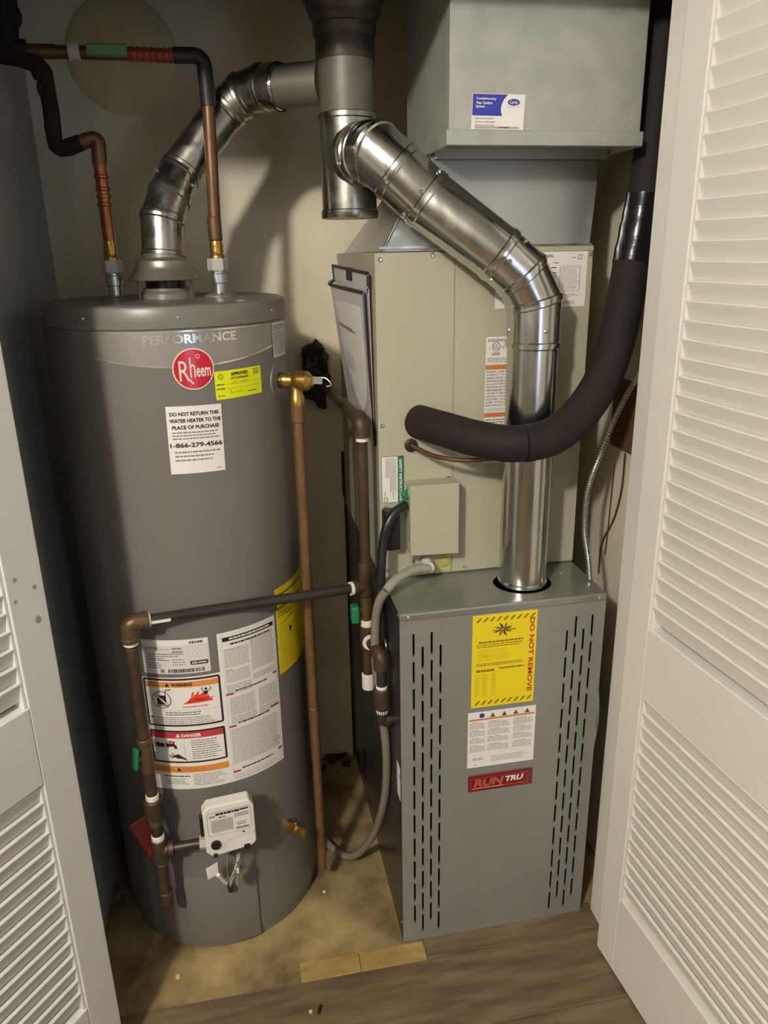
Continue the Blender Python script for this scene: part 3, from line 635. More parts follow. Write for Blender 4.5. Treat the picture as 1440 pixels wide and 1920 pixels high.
for z in (.30, .55, .70, .76):
    MB().box(.03, .09, .012, .018, z, z+.012).build('burner_fitting', 'iron', fu); MB().box(.365, .41, .012, .018, z-.1, z-.09).build('burner_fitting', 'iron', fu)
for x, z in ((.018, .8545), (.428, .8545)): lathe('screw', (x, -.0020, z), (0, -1, 0), [(.0035, 0), (.0035, .001), (.002, .002)], 'zinc', fu, 10)
for y, z in ((.012, .856), (.012, .465), (.012, .055)): lathe('screw', (-.0002, y, z), (-1, 0, 0), [(.0035, 0), (.0035, .001), (.002, .002)], 'zinc', fu, 10)
lathe('screw', (.395, .12, .8618), (0, 0, 1), [(.003, 0), (.003, .001)], 'zinc', fu, 10)
# yellow tag
fn = plane_fn((.1525, -.0002, .6235), (1, 0, 0), (0, 0, 1), (0, -1, 0))
W, H = .140, .2185
L = Label(W, H, 'yellow')
def hazard(z):
    for k in range(9): x = .007+k*.0145; L.poly([(x, z), (x+.0050, z), (x+.0135, z+.0095), (x+.0085, z+.0095)], 'inky', 1)
hazard(H-.0165); hazard(.006)
L.text('DO NOT REMOVE', .1295, .114, .0108, 'inkr', w=.176, rot=-90, bold=.03)
cx, cz = .066, H-.037
for k in range(8):
    t = R(k*45+20); c = lambda r_, a: (cx+r_*math.cos(t+R(a)), cz+r_*.8*math.sin(t+R(a)))
    L.poly([c(.003, -30), c(.013, -14), c(.022, 4), c(.012, 10), c(.004, 30)], 'inky' if k % 2 else 'maroon', 2)
L.text('A', .045, cz-.001, .006, 'inky', bold=.01); L.greek(.048, cz-.0045, .094, cz+.0015, 1, 'inky', .6, ly=3, ragged=0, wmax=.004)
L.greek(.014, H-.067, .112, H-.060, 1, 'inky', .5, ragged=.02); L.greek(.010, H-.077, .112, H-.067, 2, 'inky', .4, ragged=.1); L.greek(.014, H-.108, .090, H-.080, 6, 'inkyl', .35); L.rect(.028, H-.096, .032, H-.0945, 'ink', 3)
L.greek(.010, H-.120, .114, H-.112, 2, 'inky', .45, ragged=.02); L.greek(.010, H-.134, .050, H-.127, 1, 'inky', .75, ragged=0); L.greek(.060, H-.131, .114, H-.125, 1, 'inky', .6, ragged=0)
for x in (.008, .024, .044): L.greek(x, .026, x+.012, H-.138, 17, 'inkyl', .5, ragged=.3)
L.build('service_tag', fu, fn, None, 'yellow DO NOT REMOVE service tag')
# white safety sticker
fn = plane_fn((.147, -.0002, .4715), (1, 0, 0), (0, 0, 1), (0, -1, 0)); W, H = .153, .141
L = Label(W, H, 'paper'); L.rect(.003, H-.0215, W-.003, H-.0175, 'orange2')
L.circ(.031, H-.010, .006, 'blue', 1, 18)
for k in range(4): L.tri(.055+k*.026, H-.011, .0065, 'inky', 2); L.circ(.055+k*.026, H-.012, .0018, 'ink', 3, 8)
for x, w_ in ((.004, .036), (.045, .050), (.102, .046)):
    for z0, z1 in ((.098, .116), (.080, .096), (.062, .077), (.040, .058)):
        L.greek(x, z0, x+w_, z1-.003, 5, 'inkl', .6, ragged=.1); L.greek(x+.003, z1-.003, x+w_*.7, z1, 1, 'inkm', .5)
L.greek(.012, .018, .038, .025, 2, 'inkm', .5); L.greek(.055, .010, .140, .026, 4, 'inkl', .5); L.rect(.018, .006, .020, .008, 'ink', 2)
L.build('safety_sticker', fu, fn)
# red nameplate, bevelled
npx = MB(); npx.box(.150, .299, -.0035, -.0004, .4095, .4515); npl = bevel(npx.build('nameplate', 'plate', fu), .0012, 2); npl['label'] = 'dark red nameplate'
fn = plane_fn((.150, -.0034, .4095), (1, 0, 0), (0, 0, 1), (0, -1, 0)); W, H = .149, .042
L = Label(W, H, 'plate', base=False); L.rect(.004, .006, W-.010, H-.006, 'plate2', 1); L.rect(.006, .010, W-.012, H-.008, 'plate', 2)
L.text('RUN', .044, .0225, .020, 'platet', w=.066, shear=.25, bold=.05, ly=4)
L.text('TRU', .103, .0245, .0145, 'badgew', w=.042, shear=.25, bold=.05, ly=5); L.rect(.010, .0085, .080, .0095, 'badgew', 3)
L.build('nameplate_lettering', npl, fn)
# side sticker and side rod (left flank)
a, b_ = at(741, 1428, 0, -.0006), at(752, 1515, 0, -.0006)
MB().box(-.0006, -.0001, .0125, .045, .40, .485).build('side_sticker', 'paper', fu)
tube('side_rod', spline([at(716, 1160, 0, -.004), at(722, 1195, 0, -.005), at(728, 1250, 0, -.005), at(731, 1300, 0, -.004)], 6), .0022, 'zinc', fu, 8)

# ================================================================== COIL CABINET
CY, CZ0, CZ1 = .1772, .863, 1.546
cc = thing('coil_cabinet', (.2215, .45, CZ0), 'beige green sheet metal coil cabinet standing on the furnace', 'air handler')
bevel(MB().box(-.003, .446, CY+.0015, .7235, CZ0, CZ1).build('body', 'coil', cc), .002, 2)
bevel(MB().box(-.0035, .1565, CY-.001, CY+.002, CZ0+.003, CZ1-.002).build('access_panel', 'coil', cc), .0012, 2)
bevel(MB().box(.1585, .4465, CY-.001, CY+.002, CZ0+.003, CZ1-.002).build('access_panel', 'coil', cc), .0012, 2)
bevel(MB().box(.27, .4465, CY-.003, CY+.02, CZ1-.004, CZ1+.006).build('top_flange', 'coil', cc), .0012, 1)
for u, v in ((713, 487), (811, 479), (717, 799), (722, 953), (726, 1068), (871, 1062), (712, 1068), (1064, 1063)):
    q = aty(u, v, CY-.001); lathe('screw', q, (0, -1, 0), [(.0048, 0), (.0048, .001), (.003, .003), (0, .0032)], 'zinc', cc, 12)
lathe('screw', aty(841, 897, CY-.001), (0, -1, 0), [(.005, 0), (.005, .001), (.003, .003)], 'blackpl', cc, 12)
lathe('screw', aty(1108, 476, CY-.002), (0, -1, 0), [(.0045, 0), (.0045, .001), (.003, .003)], 'zinc', cc, 12)
def csticker(name, x0, x1, z0, z1, fnc, lab=None):
    L = Label(x1-x0, z1-z0, 'paper'); fnc(L, x1-x0, z1-z0)
    return L.build(name, cc, plane_fn((x0, CY-.001, z0), (1, 0, 0), (0, 0, 1), (0, -1, 0)), None, lab)
def f1(L, W, H):
    L.greek(W*.42, H-.012, W*.66, H-.006, 2, 'ink', .5); L.frame(W-.020, H-.016, W-.012, H-.007, .001, 'ink', 2); L.greek(W-.034, H-.014, W-.024, H-.011, 1, 'inkm', .5)
    L.greek(.01, .016, .06, H-.03, 16, 'inkl', .4); L.greek(W*.34, H-.024, W*.9, H-.020, 1, 'inkm', .5, gap=.02)
    for z in (.060, .066, .076, .040): L.rect(W*.60, z, W*.66, z+.0018, 'ink', 2)
    L.rect(W*.70, .030, W*.93, H-.028, 'inkl', 1); L.rect(W*.71, .031, W*.92, H-.029, 'paper', 2); L.greek(W*.72, .032, W*.92, H-.030, 14, 'inkl', .4, ly=3)
    L.greek(W*.5, .018, W*.94, .026, 3, 'inkm', .4); L.greek(W*.55, .005, W*.9, .012, 2, 'inkm', .4)
csticker('spec_sheet', .2405, .4345, 1.4345, 1.5425, f1)
def f2(L, W, H):
    L.greek(.004, H-.010, W-.004, H-.004, 2, 'ink', .45); L.ring(.022, H-.020, .009, .0012, 'ink', 2, 22)
    L.text('UL', .022, H-.020, .009, 'ink', w=.010, bold=.0); L.text('C', .0075, H-.023, .004, 'ink'); L.text('US', .037, H-.021, .004, 'ink')
    L.text('LISTED', .022, H-.0345, .0045, 'ink', w=.018, bold=.03); L.greek(.004, .004, W-.01, .015, 3, 'inkm', .4)
csticker('listing_sticker', .2245, .296, 1.3225, 1.379, f2)
def f3(L, W, H):
    L.rect(0, H-.009, W, H, 'orange2')
    T = ('RISK OF FIRE.', 'USED, TO BE', 'SERVICE PER', 'REFRIGERANT', 'IN ACCORDANCE', 'REGULATIONS', 'MINIMUM ROOM', 'WHICH MAY', 'SHALL NOT', 'OTHER THAN', 'USE WITH THE', 'INSTRUCTIONS')
    for i, t in enumerate(T): L.text(t, .0025, H-.0135-i*.0064, .0040, 'inkm', anchor='l', bold=.03, w=min(W-.006, .0052*len(t)))
    L.greek(.003, .002, W-.02, .010, 3, 'inkm', .3)
csticker('refrigerant_warning', .2245, .296, 1.222, 1.3215, f3, 'white and orange refrigerant warning')
def f4(L, W, H): L.rect(0, H-.009, W, H, 'orange2'); L.greek(.003, .020, W-.004, H-.012, 14, 'inkm', .5); L.rect(0, 0, W, .016, 'paperg', 1)
csticker('caution_sticker', .2245, .290, 1.1125, 1.2215, f4)
def f5(L, W, H):
    L.frame(0, 0, W, H, .001, 'greeni', 1); L.rect(W-.013, .0, W, H, 'greeni', 1); L.text('SAFETY INSTRUCTIONS', W-.0068, H/2-.002, .0058, 'paper', w=H*.90, rot=-90, bold=.03)
    k = 0; x = W-.018
    while x > .008:
        y = H-.004; ye = .004+random.random()*.03 if x > .018 else H*.55
        while y > ye: hh = random.uniform(.002, .006); L.rect(x, max(y-hh, ye), x+.0013, y, 'inkm', 2); y -= hh+.001
        x -= .0030
    L.frame(.004, .003, .012, .012, .001, 'ink', 2); L.rect(.0065, .015, .0075, .026, 'ink', 2)
csticker('safety_instructions', .0015, .0495, 1.039, 1.1415, f5, 'white sticker with green safety heading')
# junction box cover, knockouts, drain outlet
jb = bevel(MB().hexa([(.053, .130, .931), (.159, .130, .928), (.159, CY, .928), (.053, CY, .931)], [(.053, .130, 1.087), (.159, .130, 1.087), (.159, CY, 1.087), (.053, CY, 1.087)]).build('junction_box', 'coil', cc), .0015, 2)
for z in (1.068, .948): lathe('box_tab', (.0535, .15, z), (-1, 0, 0), [(.009, 0), (.009, .0012), (.006, .002)], 'coil', jb, 16)
MB().box(.060, .0625, .158, .165, .905, .932).box(.064, .0655, .158, .165, .912, .932).build('box_strap', 'coil', cc)
b = MB(); b.box(.118, .156, CY-.003, CY, .872, .920); b.build('drain_plate', 'cap', cc)
lathe('knockout', (.139, CY-.003, .896), (0, -1, 0), [(.014, 0), (.014, .003), (.0125, .004), (.0125, .002), (0, .002)], 'cap', cc, 24)
MB().box(.132, .146, CY-.008, CY-.004, .889, .903).build('knockout_plug', 'cap', cc)
q0 = aty(800, 1052, CY); q1 = aty(775, 1066, .125)
cyl('drain_adapter', (.098, CY, .902), (.094, .128, .900), .0115, 'white', cc, 20)
lathe('line_grommet', (.0655, CY-.001, 1.163), (0, -1, 0), [(.014, 0), (.014, .004), (.011, .006), (.007, .006), (.006, .003)], 'black', cc, 24)

# document pouch hanging on the cabinet's left side
dpouch = thing('document_pouch', (-.02, .33, 1.16), 'clear black-edged document pouch hanging on the cabinet side', 'document pouch')
yn, yfar = .205, .46
TR, TL, BR, BL = aty(690, 513, yn), aty(624, 498, yfar), aty(703, 836, yn), aty(656, 752, yfar)
FTL, FTR = aty(619, 534, yfar), aty(681, 549, yn)
for p_ in (TR, BR): p_.x = min(p_.x, -.0055)
def sheet(name, P, mt, thick, parent, off=0, n=8, bow=0):
    a, b_, c, d = [Vector(p) for p in P]; nrm = (b_-a).cross(d-a).normalized(); vs = []; fs = []
    for s_ in (0, 1):
        for i in range(n+1):
            for j in range(n+1):
                u, v = i/n, j/n; vs.append((a*(1-u)+b_*u)*(1-v)+(d*(1-u)+c*u)*v+nrm*(off+s_*thick+bow*math.sin(math.pi*u)*(.4+.6*math.sin(math.pi*v))))
    k = (n+1)**2; f = lambda s_, i, j: s_*k+i*(n+1)+j
    for i in range(n):
        for j in range(n): fs.append((f(0, i, j), f(0, i, j+1), f(0, i+1, j+1), f(0, i+1, j))); fs.append((f(1, i, j), f(1, i+1, j), f(1, i+1, j+1), f(1, i, j+1)))
    for i in range(n):
        for A, B in (((i, 0), (i+1, 0)), ((i+1, n), (i, n)), ((0, i+1), (0, i)), ((n, i), (n, i+1))): fs.append((f(0, *A), f(0, *B), f(1, *B), f(1, *A)))
    return MB().add(vs, fs, 0, True).build(name, mt, parent)
sheet('back_sheet', (TL, TR, BR, BL), 'pouch', .0008, dpouch)
FBR = BR+Vector((-.004, 0, .002)); FBL = BL+Vector((-.004, 0, .002))
FTR.x = min(FTR.x, TR.x-.004)
sheet('front_sheet', (FTL, FTR, FBR, FBL), 'pouch', .0008, dpouch, bow=.004)
pp = [FTL*.85+FTR*.15+Vector((0, 0, -.03)), FTL*.12+FTR*.88+Vector((0, 0, -.03)), FBR*.9+FBL*.1+Vector((0, 0, .015)), FBL*.9+FBR*.1+Vector((0, 0, .02))]
pr_ = sheet('paper', [p_+Vector((.0015, 0, 0)) for p_ in pp], 'paper', .0005, dpouch, off=.0)
def ribbon(name, pts, hw, parent):
    tube(name, pts, hw, 'blackpl', parent, 8)
ribbon('edging', fillet([TL, TR, TR*.93+BR*.07], .006), .0035, dpouch)
ribbon('edging', [TL, TL*.9+BL*.1+Vector((0, 0, 0))], .0028, dpouch)
ribbon('edging', fillet([TL*.9+BL*.1, FTL+Vector((-.002, 0, .004)), FTL, FTR], .008), .0038, dpouch)
ribbon('edging', [TR*.93+BR*.07, FTR, BR], .0022, dpouch)
mc = TL*.5+TR*.5; MB().obox(mc+Vector((0, 0, -.009)), ((TR-TL).normalized(), (1, 0, 0), (0, 0, 1)), (.018, .002, .013)).build('tab', 'blackpl', dpouch)
# print on the papers
ex = (pp[1]-pp[0]); ez = (pp[3]-pp[0]); nn_ = ex.cross(ez).normalized(); 
if nn_.y > 0: nn_ = -nn_
L = Label(1, 1, 'inkl', base=False); L.greek(.15, .78, .8, .82, 1, 'inkm', .5, wmax=.3, gap=.03); 
for k in range(5): L.rect(.1, .55-k*.03, .6, .558-k*.03, 'inkl')
L.greek(.1, .15, .45, .38, 12, 'inkl', .4, wmax=.2, gap=.03)
L.build('paper_print', dpouch, lambda x, y, d: (pp[3]*(1-y)+pp[0]*y)*(1-x)+(pp[2]*(1-y)+pp[1]*y)*x+nn_*.007)

# ================================================================== DUCTS
tr = thing('transition_duct', (.25, .45, CZ1), 'tapered bright galvanised duct between cabinet and plenum', 'duct')
b0 = [(.012, .182, CZ1+.001), (.440, .182, CZ1+.001), (.440, .70, CZ1+.001), (.012, .70, CZ1+.001)]
t0 = [(.118, .205, 1.7275), (.462, .205, 1.7275), (.462, .405, 1.7275), (.118, .405, 1.7275)]
b = MB(); b.hexa(b0, t0); bevel(b.build('shell', 'galvs', tr), .001, 1)
tube('corner_seam', [Vector(b0[0]), Vector(t0[0])], .0028, 'steel', tr, 8)
MB().box(.006, .445, .176+.004, .19, CZ1+.0065, CZ1+.011).build('base_flange', 'steelt', tr)
PX0, PX1, PY0, PY1, PZ0 = .1155, .4765, .080, .415, 1.727
pl = thing('supply_plenum', (.295, .25, PZ0), 'big dull galvanised duct box hanging above the cabinet', 'duct')
bevel(MB().box(PX0, PX1, PY0, PY1, PZ0+.004, 2.748).build('duct_box', 'galvd', pl), .0015, 1)
bevel(MB().box(PX0-.003, PX1+.003, PY0-.007, PY0+.002, PZ0-.005, PZ0+.0195).build('drive_cleat', 'galvd', pl), .001, 1)
bevel(MB().box(PX0-.006, PX0+.002, PY0-.005, PY1, PZ0-.005, PZ0+.0195).build('drive_cleat', 'galvd', pl), .001, 1)
bevel(MB().box(PX1-.002, PX1+.005, PY0-.005, PY1, PZ0-.005, PZ0+.0195).build('drive_cleat', 'galvd', pl), .001, 1)
MB().box(PX0+.004, PX1-.006, PY0+.112, PY0+.118, PZ0-.014, PZ0+.004).build('bottom_seam', 'galvd', pl)
lb = [aty(886, 178, PY0), aty(985, 183, PY0), aty(982, 244, PY0), aty(883, 242, PY0)]
L = Label(.096, .056, 'paper'); W, H = .096, .056
P = [(.001, .0205), (.053, .0195)]+[(.075-.022*math.cos(R(a)), .033+.022*math.sin(R(a))) for a in (-30, -15, 0, 15, 30, 45, 55, 62)]+[(.0665, H-.0005), (.001, H-.0005)]
L.poly([(.0008, .0215), (.0555, .0215), (.0530, .028), (.0525, .034), (.0540, .041), (.0575, .048), (.064, .0552), (.0008, .0552)], 'blue', 1)
for i, (t, w_) in enumerate((('Troubleshooting', .036), ('Your Comfort', .030), ('System', .017))): L.text(t, .0065, .0478-i*.0062, .0046, 'paper', w=w_, anchor='l', bold=.03, ly=3)
L.circ(.0755, .0435, .0112, 'blue', 2, 28, .48); L.text('Carrier', .0755, .0435, .0058, 'paper', w=.015, ly=4, bold=.01); L.greek(.063, .035, .088, .0365, 1, 'inkl', .6, wmax=.004)
for i, t in enumerate(('Before you call for', 'service, check these', 'basic trouble spots.')): L.text(t, .0065, .0170-i*.0052, .0030, 'inkm', w=(.034, .037, .036)[i], anchor='l', bold=.02, ly=2)
L.rect(.006, .001, .088, .005, 'inkl', 1); L.greek(.050, .0020, .070, .0045, 1, 'ink', .6, ly=2)
L.build('sticker', pl, plane_fn(lb[3], (lb[2]-lb[3]).normalized(), (lb[0]-lb[3]).normalized(), (0, -1, 0)), None, 'blue and white business sticker')

# ================================================================== FLUE PIPES
def gored(name, parent, pts, r, mt, seam=True, bead=.0024, ends=(True, True), swell=None):
    """one part per straight gore, mitred joints with raised beads"""
    pts = [Vector(p) for p in pts]; n = len(pts); segs = [(pts[i+1]-pts[i]).normalized() for i in range(n-1)]
    nm = [segs[0]]+[(segs[i-1]+segs[i]).normalized() for i in range(1, n-1)]+[segs[-1]]
    out = []
    for i in range(n-1):
        d = segs[i]; a, b2, _ = frame(d); L_ = (pts[i+1]-pts[i]).length; K = 32; b = MB()
        rings = [(0, 0, bead), (0, .006, bead), (0, .0085, 0), (1, -.0085, 0), (1, -.006, bead), (1, 0, bead)]
        vs = []
        for e, off, br in rings:
            P = pts[i+e]; nn2 = nm[i+e]; rr = (r[i+e] if isinstance(r, (list, tuple)) else r)+br
            for k in range(K):
                t = 2*math.pi*k/K; q = (a*math.cos(t)+b2*math.sin(t))*rr; s_ = -(q.dot(nn2))/(d.dot(nn2)); vs.append(P+q+d*(s_+off))
        fs = [(j*K+k, (j+1)*K+k, (j+1)*K+(k+1) % K, j*K+(k+1) % K)[::-1] for j in range(len(rings)-1) for k in range(K)]
        b.add(vs, fs, 0, True)
        if seam and L_ > .12:
            sd = (a*math.cos(2.2)+b2*math.sin(2.2))
            b.obox((pts[i]+pts[i+1])/2+sd*(r if not isinstance(r, (list, tuple)) else r[i]), (d, sd, d.cross(sd)), (L_/2-.012, .0012, .003))
        out.append(b.build(name[i] if isinstance(name, list) else name, mt, parent, sharp=24))
    return out
def screws(parent, c, d, r, angs):
    a, b2, d = frame(d); c = Vector(c)
    for t in angs:
        s_ = (a*math.cos(R(t))+b2*math.sin(R(t))); lathe('screw', c+s_*r, s_, [(.0042, 0), (.0042, .0015), (.0025, .003), (.001, .0045)], 'zinc', parent, 10)
# vent stack: tee, riser, flashing
vx, vy = -.034, .275
vs_ = thing('vent_stack', (vx, vy, 1.62), 'upright round vent stack with open tee hanging left of plenum', 'vent pipe')
lathe('tee_body', (vx, vy, 0), (0, 0, 1), [(.0555, 1.612), (.0565, 1.614), (.0565, 1.626), (.054, 1.628), (.054, 1.788), (.0565, 1.790), (.0565, 1.798), (.050, 1.801)], 'steelt', vs_, 40, cap=(False, False))
lathe('tee_cap', (vx, vy, 0), (0, 0, 1), [(.0535, 1.613), (.0535, 1.618)], 'steelt', vs_, 40)
lathe('riser', (vx, vy, 0), (0, 0, 1), [(.050, 1.796), (.051, 1.81), (.0535, 1.85), (.0535, 1.90)], 'ventgrey', vs_, 40, cap=(False, False))
lathe('tape_wrap', (vx, vy, 0), (0, 0, 1), [(.0548, 1.888), (.0560, 1.895), (.0555, 1.925), (.059, 1.93), (.059, 1.945), (.055, 1.948)], 'darkvent', vs_, 36, cap=(False, False))
lathe('increaser', (vx, vy, 0), (0, 0, 1), [(.056, 1.945), (.061, 1.955), (.0665, 1.960), (.0665, 1.966), (.078, 1.990), (.086, 1.997), (.088, 2.01), (.088, 2.748)], 'darkvent', vs_, 40, cap=(False, False))
br = Vector((.30, -1, .02)).normalized(); bc = Vector((vx+.012, vy-.035, 1.722))
lathe('branch_collar', bc, br, [(.0560, 0), (.0560, .018), (.058, .020), (.058, .026), (.052, .027), (.052, .075)], 'steelt', vs_, 36, cap=(False, False))
screws(vs_, bc+br*.03, br, .054, (20, 60, 150, 200, 250))
# furnace flue
fl = thing('furnace_flue_pipe', (hc.x, hc.y, .86), 'bright steel flue pipe rising from furnace and slanting to tee', 'vent pipe')
fx0, fy0 = .2925, .093
e0 = Vector((fx0, fy0, 1.425)); P1 = aty(1000, 560, .090); 
path_v = [Vector((fx0, fy0, .866)), Vector((fx0, fy0, 1.372))]
gored('pipe', fl, path_v, .0505, 'steel')
screws(fl, (fx0, fy0, 1.40), (0, 0, 1), .0515, (0, 95, 180, 265))
dg_up, dg_lo = aty(795, 371, .140), aty(925, 468, .098)
g = [Vector((fx0, fy0, 1.370)), Vector((fx0, fy0, 1.452)), aty(978, 515, .093), aty(936, 477, .096)]
full = g+[aty(800, 374, .138), aty(745, 322, .150), aty(705, 288, .165), bc+br*.045]
gored(['elbow_gore', 'elbow_gore', 'elbow_gore', 'pipe', 'elbow_gore', 'elbow_gore', 'elbow_gore'], fl, full, [.0520, .0520, .0525, .0525, .0545, .0550, .0545, .053], 'steel')
ddir = (aty(800, 374, .138)-aty(745, 322, .150)).normalized()
screws(fl, aty(790, 364, .140), ddir, .0555, (0, 60, 120, 180, 240, 300)); screws(fl, aty(950, 489, .095), ddir, .053, (0, 60, 120, 180, 240, 300))
# heater flue
hf = thing('heater_flue_pipe', (o.x, o.y, 1.55), 'thin steel flue pipe arching from heater draft hood to stack', 'vent pipe')
gp = [Vector((-.4067, .3184, 1.548)), Vector((-.4055, .3184, 1.628)), aty(318, 368, .345), aty(338, 322, .372), aty(425, 205, .398), aty(455, 178, .388), aty(492, 164, .362), aty(525, 163, .335)]
gp[1] = aty(304, 410, .326)
gored(['elbow_gore']*3+['pipe']+['elbow_gore']*3, hf, gp, [.0412, .0412, .0412, .0405, .0405, .0412, .0412, .0412], 'steelt')
lathe('end_pipe', gp[-1]-(gp[-1]-gp[-2]).normalized()*.002, Vector((vx-.03, vy+.01, gp[-1].z))-gp[-1], [(.039, 0), (.039, .09)], 'ventgrey', hf, 30)
lathe('foil_tape', gp[-2]+(gp[-1]-gp[-2])*.25, gp[-1]-gp[-2], [(.0428, 0), (.0432, .01), (.0428, .03), (.0405, .038)], 'foil', hf, 24, cap=(False, False))
screws(hf, gp[2]*.5+gp[3]*.5, gp[3]-gp[2], .0415, (10, 130, 250)); screws(hf, gp[4], gp[4]-gp[3], .042, (60, 180, 300))

# ================================================================== WATER PIPES
cx_, cy_ = -.508, .33; hx_, hy_ = -.302, .335
def supply_base(root, x, y):
    cyl('nipple', (x, y, 1.468), (x, y, 1.518), .0135, 'zinc', root, 20); cyl('nipple_collar', (x, y, 1.492), (x, y, 1.512), .0165, 'zinc', root, 20)
    hexnut('union_nut', (x, y, 1.516), (x, y, 1.541), .0215, 'nut', root)
    lathe('brass_adapter', (x, y, 1.541), (0, 0, 1), [(.0150, 0), (.0150, .004), (.0125, .008), (.0140, .014), (.0125, .018), (.0140, .024), (.0125, .030), (.0118, .036)], 'brass', root, 20)
cw = thing('cold_water_pipe', (cx_, cy_, 1.467), 'crooked copper water pipe with black sleeve at left of flue', 'pipe')
supply_base(cw, cx_, cy_)
A = aty(185, 270, .33); cyl('riser', (cx_, cy_, 1.57), (cx_, cy_, 1.735), .0118, 'copper', cw)
for z in (1.640, 1.655, 1.668, 1.69): cyl('crimp_ring', (cx_, cy_, z), (cx_, cy_, z+.007), .0138, 'copper', cw)
p = [Vector((cx_, cy_, 1.733)), Vector((cx_, cy_, 1.765)), aty(160, 262, .33), aty(128, 276, .33)]
tube('elbow', fillet([Vector((cx_, cy_, 1.715)), aty(184, 256, .33), aty(150, 268, .33)], .018), .0140, 'copperd', cw)
ins = fillet([aty(152, 267, .33), aty(105, 286, .33), aty(96, 210, .33), aty(82, 125, .33), aty(30, 108, .33), aty(-20, 100, .33)], .022)
tube('insulation', ins, [.0145+.0022*noise.noise(Vector((i*.7, 0, 0))) for i in range(len(ins))], 'foam', cw)
for u, v in ((100, 240), (86, 165), (75, 133)): MB().ball(aty(u-8, v, .322), .011, n=5, sc=(.8, .6, 1.5)).build('torn_insulation', 'foam', cw)
hw = thing('hot_water_pipe', (hx_, hy_, 1.467), 'copper water pipe bending left past round plate with green valve', 'pipe')
supply_base(hw, hx_, hy_)
tz = aty(370, 102, .335).z; tx = aty(383, 102, .335).x
cyl('riser', (hx_, hy_, 1.572), (aty(391, 200, hy_).x, hy_, 1.83), .0122, 'copperd', hw)
cyl('coupling', (hx_, hy_, 1.575), (hx_, hy_, 1.62), .0138, 'copperd', hw)
tube('top_bend', fillet([aty(391, 200, .335), aty(381, 104, .335), aty(325, 104, .335)], .022), .0145, 'black', hw)
cyl('pex_sleeve', aty(328, 105, .335), aty(238, 101, .335), .0120, 'redp', hw)
for k in range(7): u = 245+k*12; cyl('crimp_ring', aty(u, 101.5+k*.5, .335), aty(u+4, 101.7+k*.5, .335), .0142, 'redp', hw)
cyl('valve_body', aty(242, 101, .335), aty(95, 97, .335), .0115, 'brassd', hw)
cyl('valve_bonnet', aty(150, 96, .33), aty(128, 95, .33), .0165, 'nut', hw)
bevel(MB().obox(aty(200, 94, .315), ((1, 0, 0), (0, 1, 0), (0, 0, 1)), (.036, .010, .010)).build('valve_handle', 'greend', hw), .004, 2)
cyl('handle_tip', aty(176, 93, .322), aty(163, 92.5, .322), .0105, 'zinc', hw)
cyl('brass_end', aty(105, 97, .335), aty(48, 96, .335), .0125, 'brassd', hw)
tube('insulated_riser', fillet([aty(50, 96, .335), aty(12, 94, .335), aty(14, 40, .335), aty(8, -25, .335)], .02), .019, 'foam', hw)
MB().ball(aty(22, 30, .33), .022, n=6, sc=(.8, .7, 1)).build('torn_insulation', 'foam', hw)
# round plate on back wall
rp = tag(MB().lathe((-.482, .735, 1.985), (0, -1, 0), [(.124, 0), (.124, .003), (.120, .007), (.100, .011), (.05, .016), (0, .0175)], 64).build('flue_cover_plate', 'disc', None, (-.482, .735, 1.985)), 'round cream cover plate on the back wall behind the pipes', 'wall plate')

# ================================================================== GAS PIPING
gp_ = thing('gas_pipe', (-.045, .15, .52), 'brown iron gas pipe from wall, branching to heater and furnace', 'pipe')
GX, GY = -.044, .165
gt = Vector((aty(686, 1100, GY).x, GY, .855))
gx = gt.x
wallp = Vector((-.062, .735, 1.215)); ge = Vector((gx, GY, 1.222))
cyl('feed_pipe', wallp, ge+(wallp-ge).normalized()*.03, .0125, 'rust', gp_)
dd = (wallp-ge).normalized()
lathe('elbow_collar', ge+dd*.022, dd, [(.0185, 0), (.0185, .012)], 'rust', gp_, 20); lathe('thread_sealant', ge+dd*.033, dd, [(.0165, 0), (.0150, .004)], 'dope', gp_, 20)
tube('elbow', fillet([ge+dd*.03, ge, ge+Vector((0, 0, -.032))], .018), .0172, 'rust', gp_, 18)
cyl('thread_sealant', ge+Vector((0, 0, -.031)), ge+Vector((0, 0, -.042)), .0128, 'dope', gp_)
cyl('riser', (gx, GY, .90), (gx, GY, 1.182), .0118, 'rust', gp_)
cyl('coupling', (gx, GY, .878), (gx, GY, .912), .0155, 'rust', gp_)
lathe('tee', (gx, GY, .835), (0, 0, 1), [(.0155, 0), (.0165, .004), (.0165, .012), (.0155, .016), (.0155, .036), (.0165, .040), (.0165, .050)], 'rust', gp_, 20)
be = Vector((-.522, .036, .886)); bd_ = (be-gt).normalized()
lathe('tee_branch', gt, bd_, [(.0150, .0), (.0150, .020), (.0168, .022), (.0168, .032)], 'rust', gp_, 20); lathe('thread_sealant', gt+bd_*.031, bd_, [(.0150, 0), (.0150, .007)], 'dope', gp_, 20)
brp = cyl('branch_pipe', gt+bd_*.03, be-bd_*.025, .0107, 'iron', gp_); brp['label'] = 'dark iron pipe crossing in front of heater'
a_, b2_, _ = frame(bd_)
MB().obox(be-bd_*.062+Vector((0, -.0112, -.002)), (bd_, (0, 1, 0), (0, 0, 1)), (.019, .0006, .0030)).build('pipe_sticker', 'paper', brp)
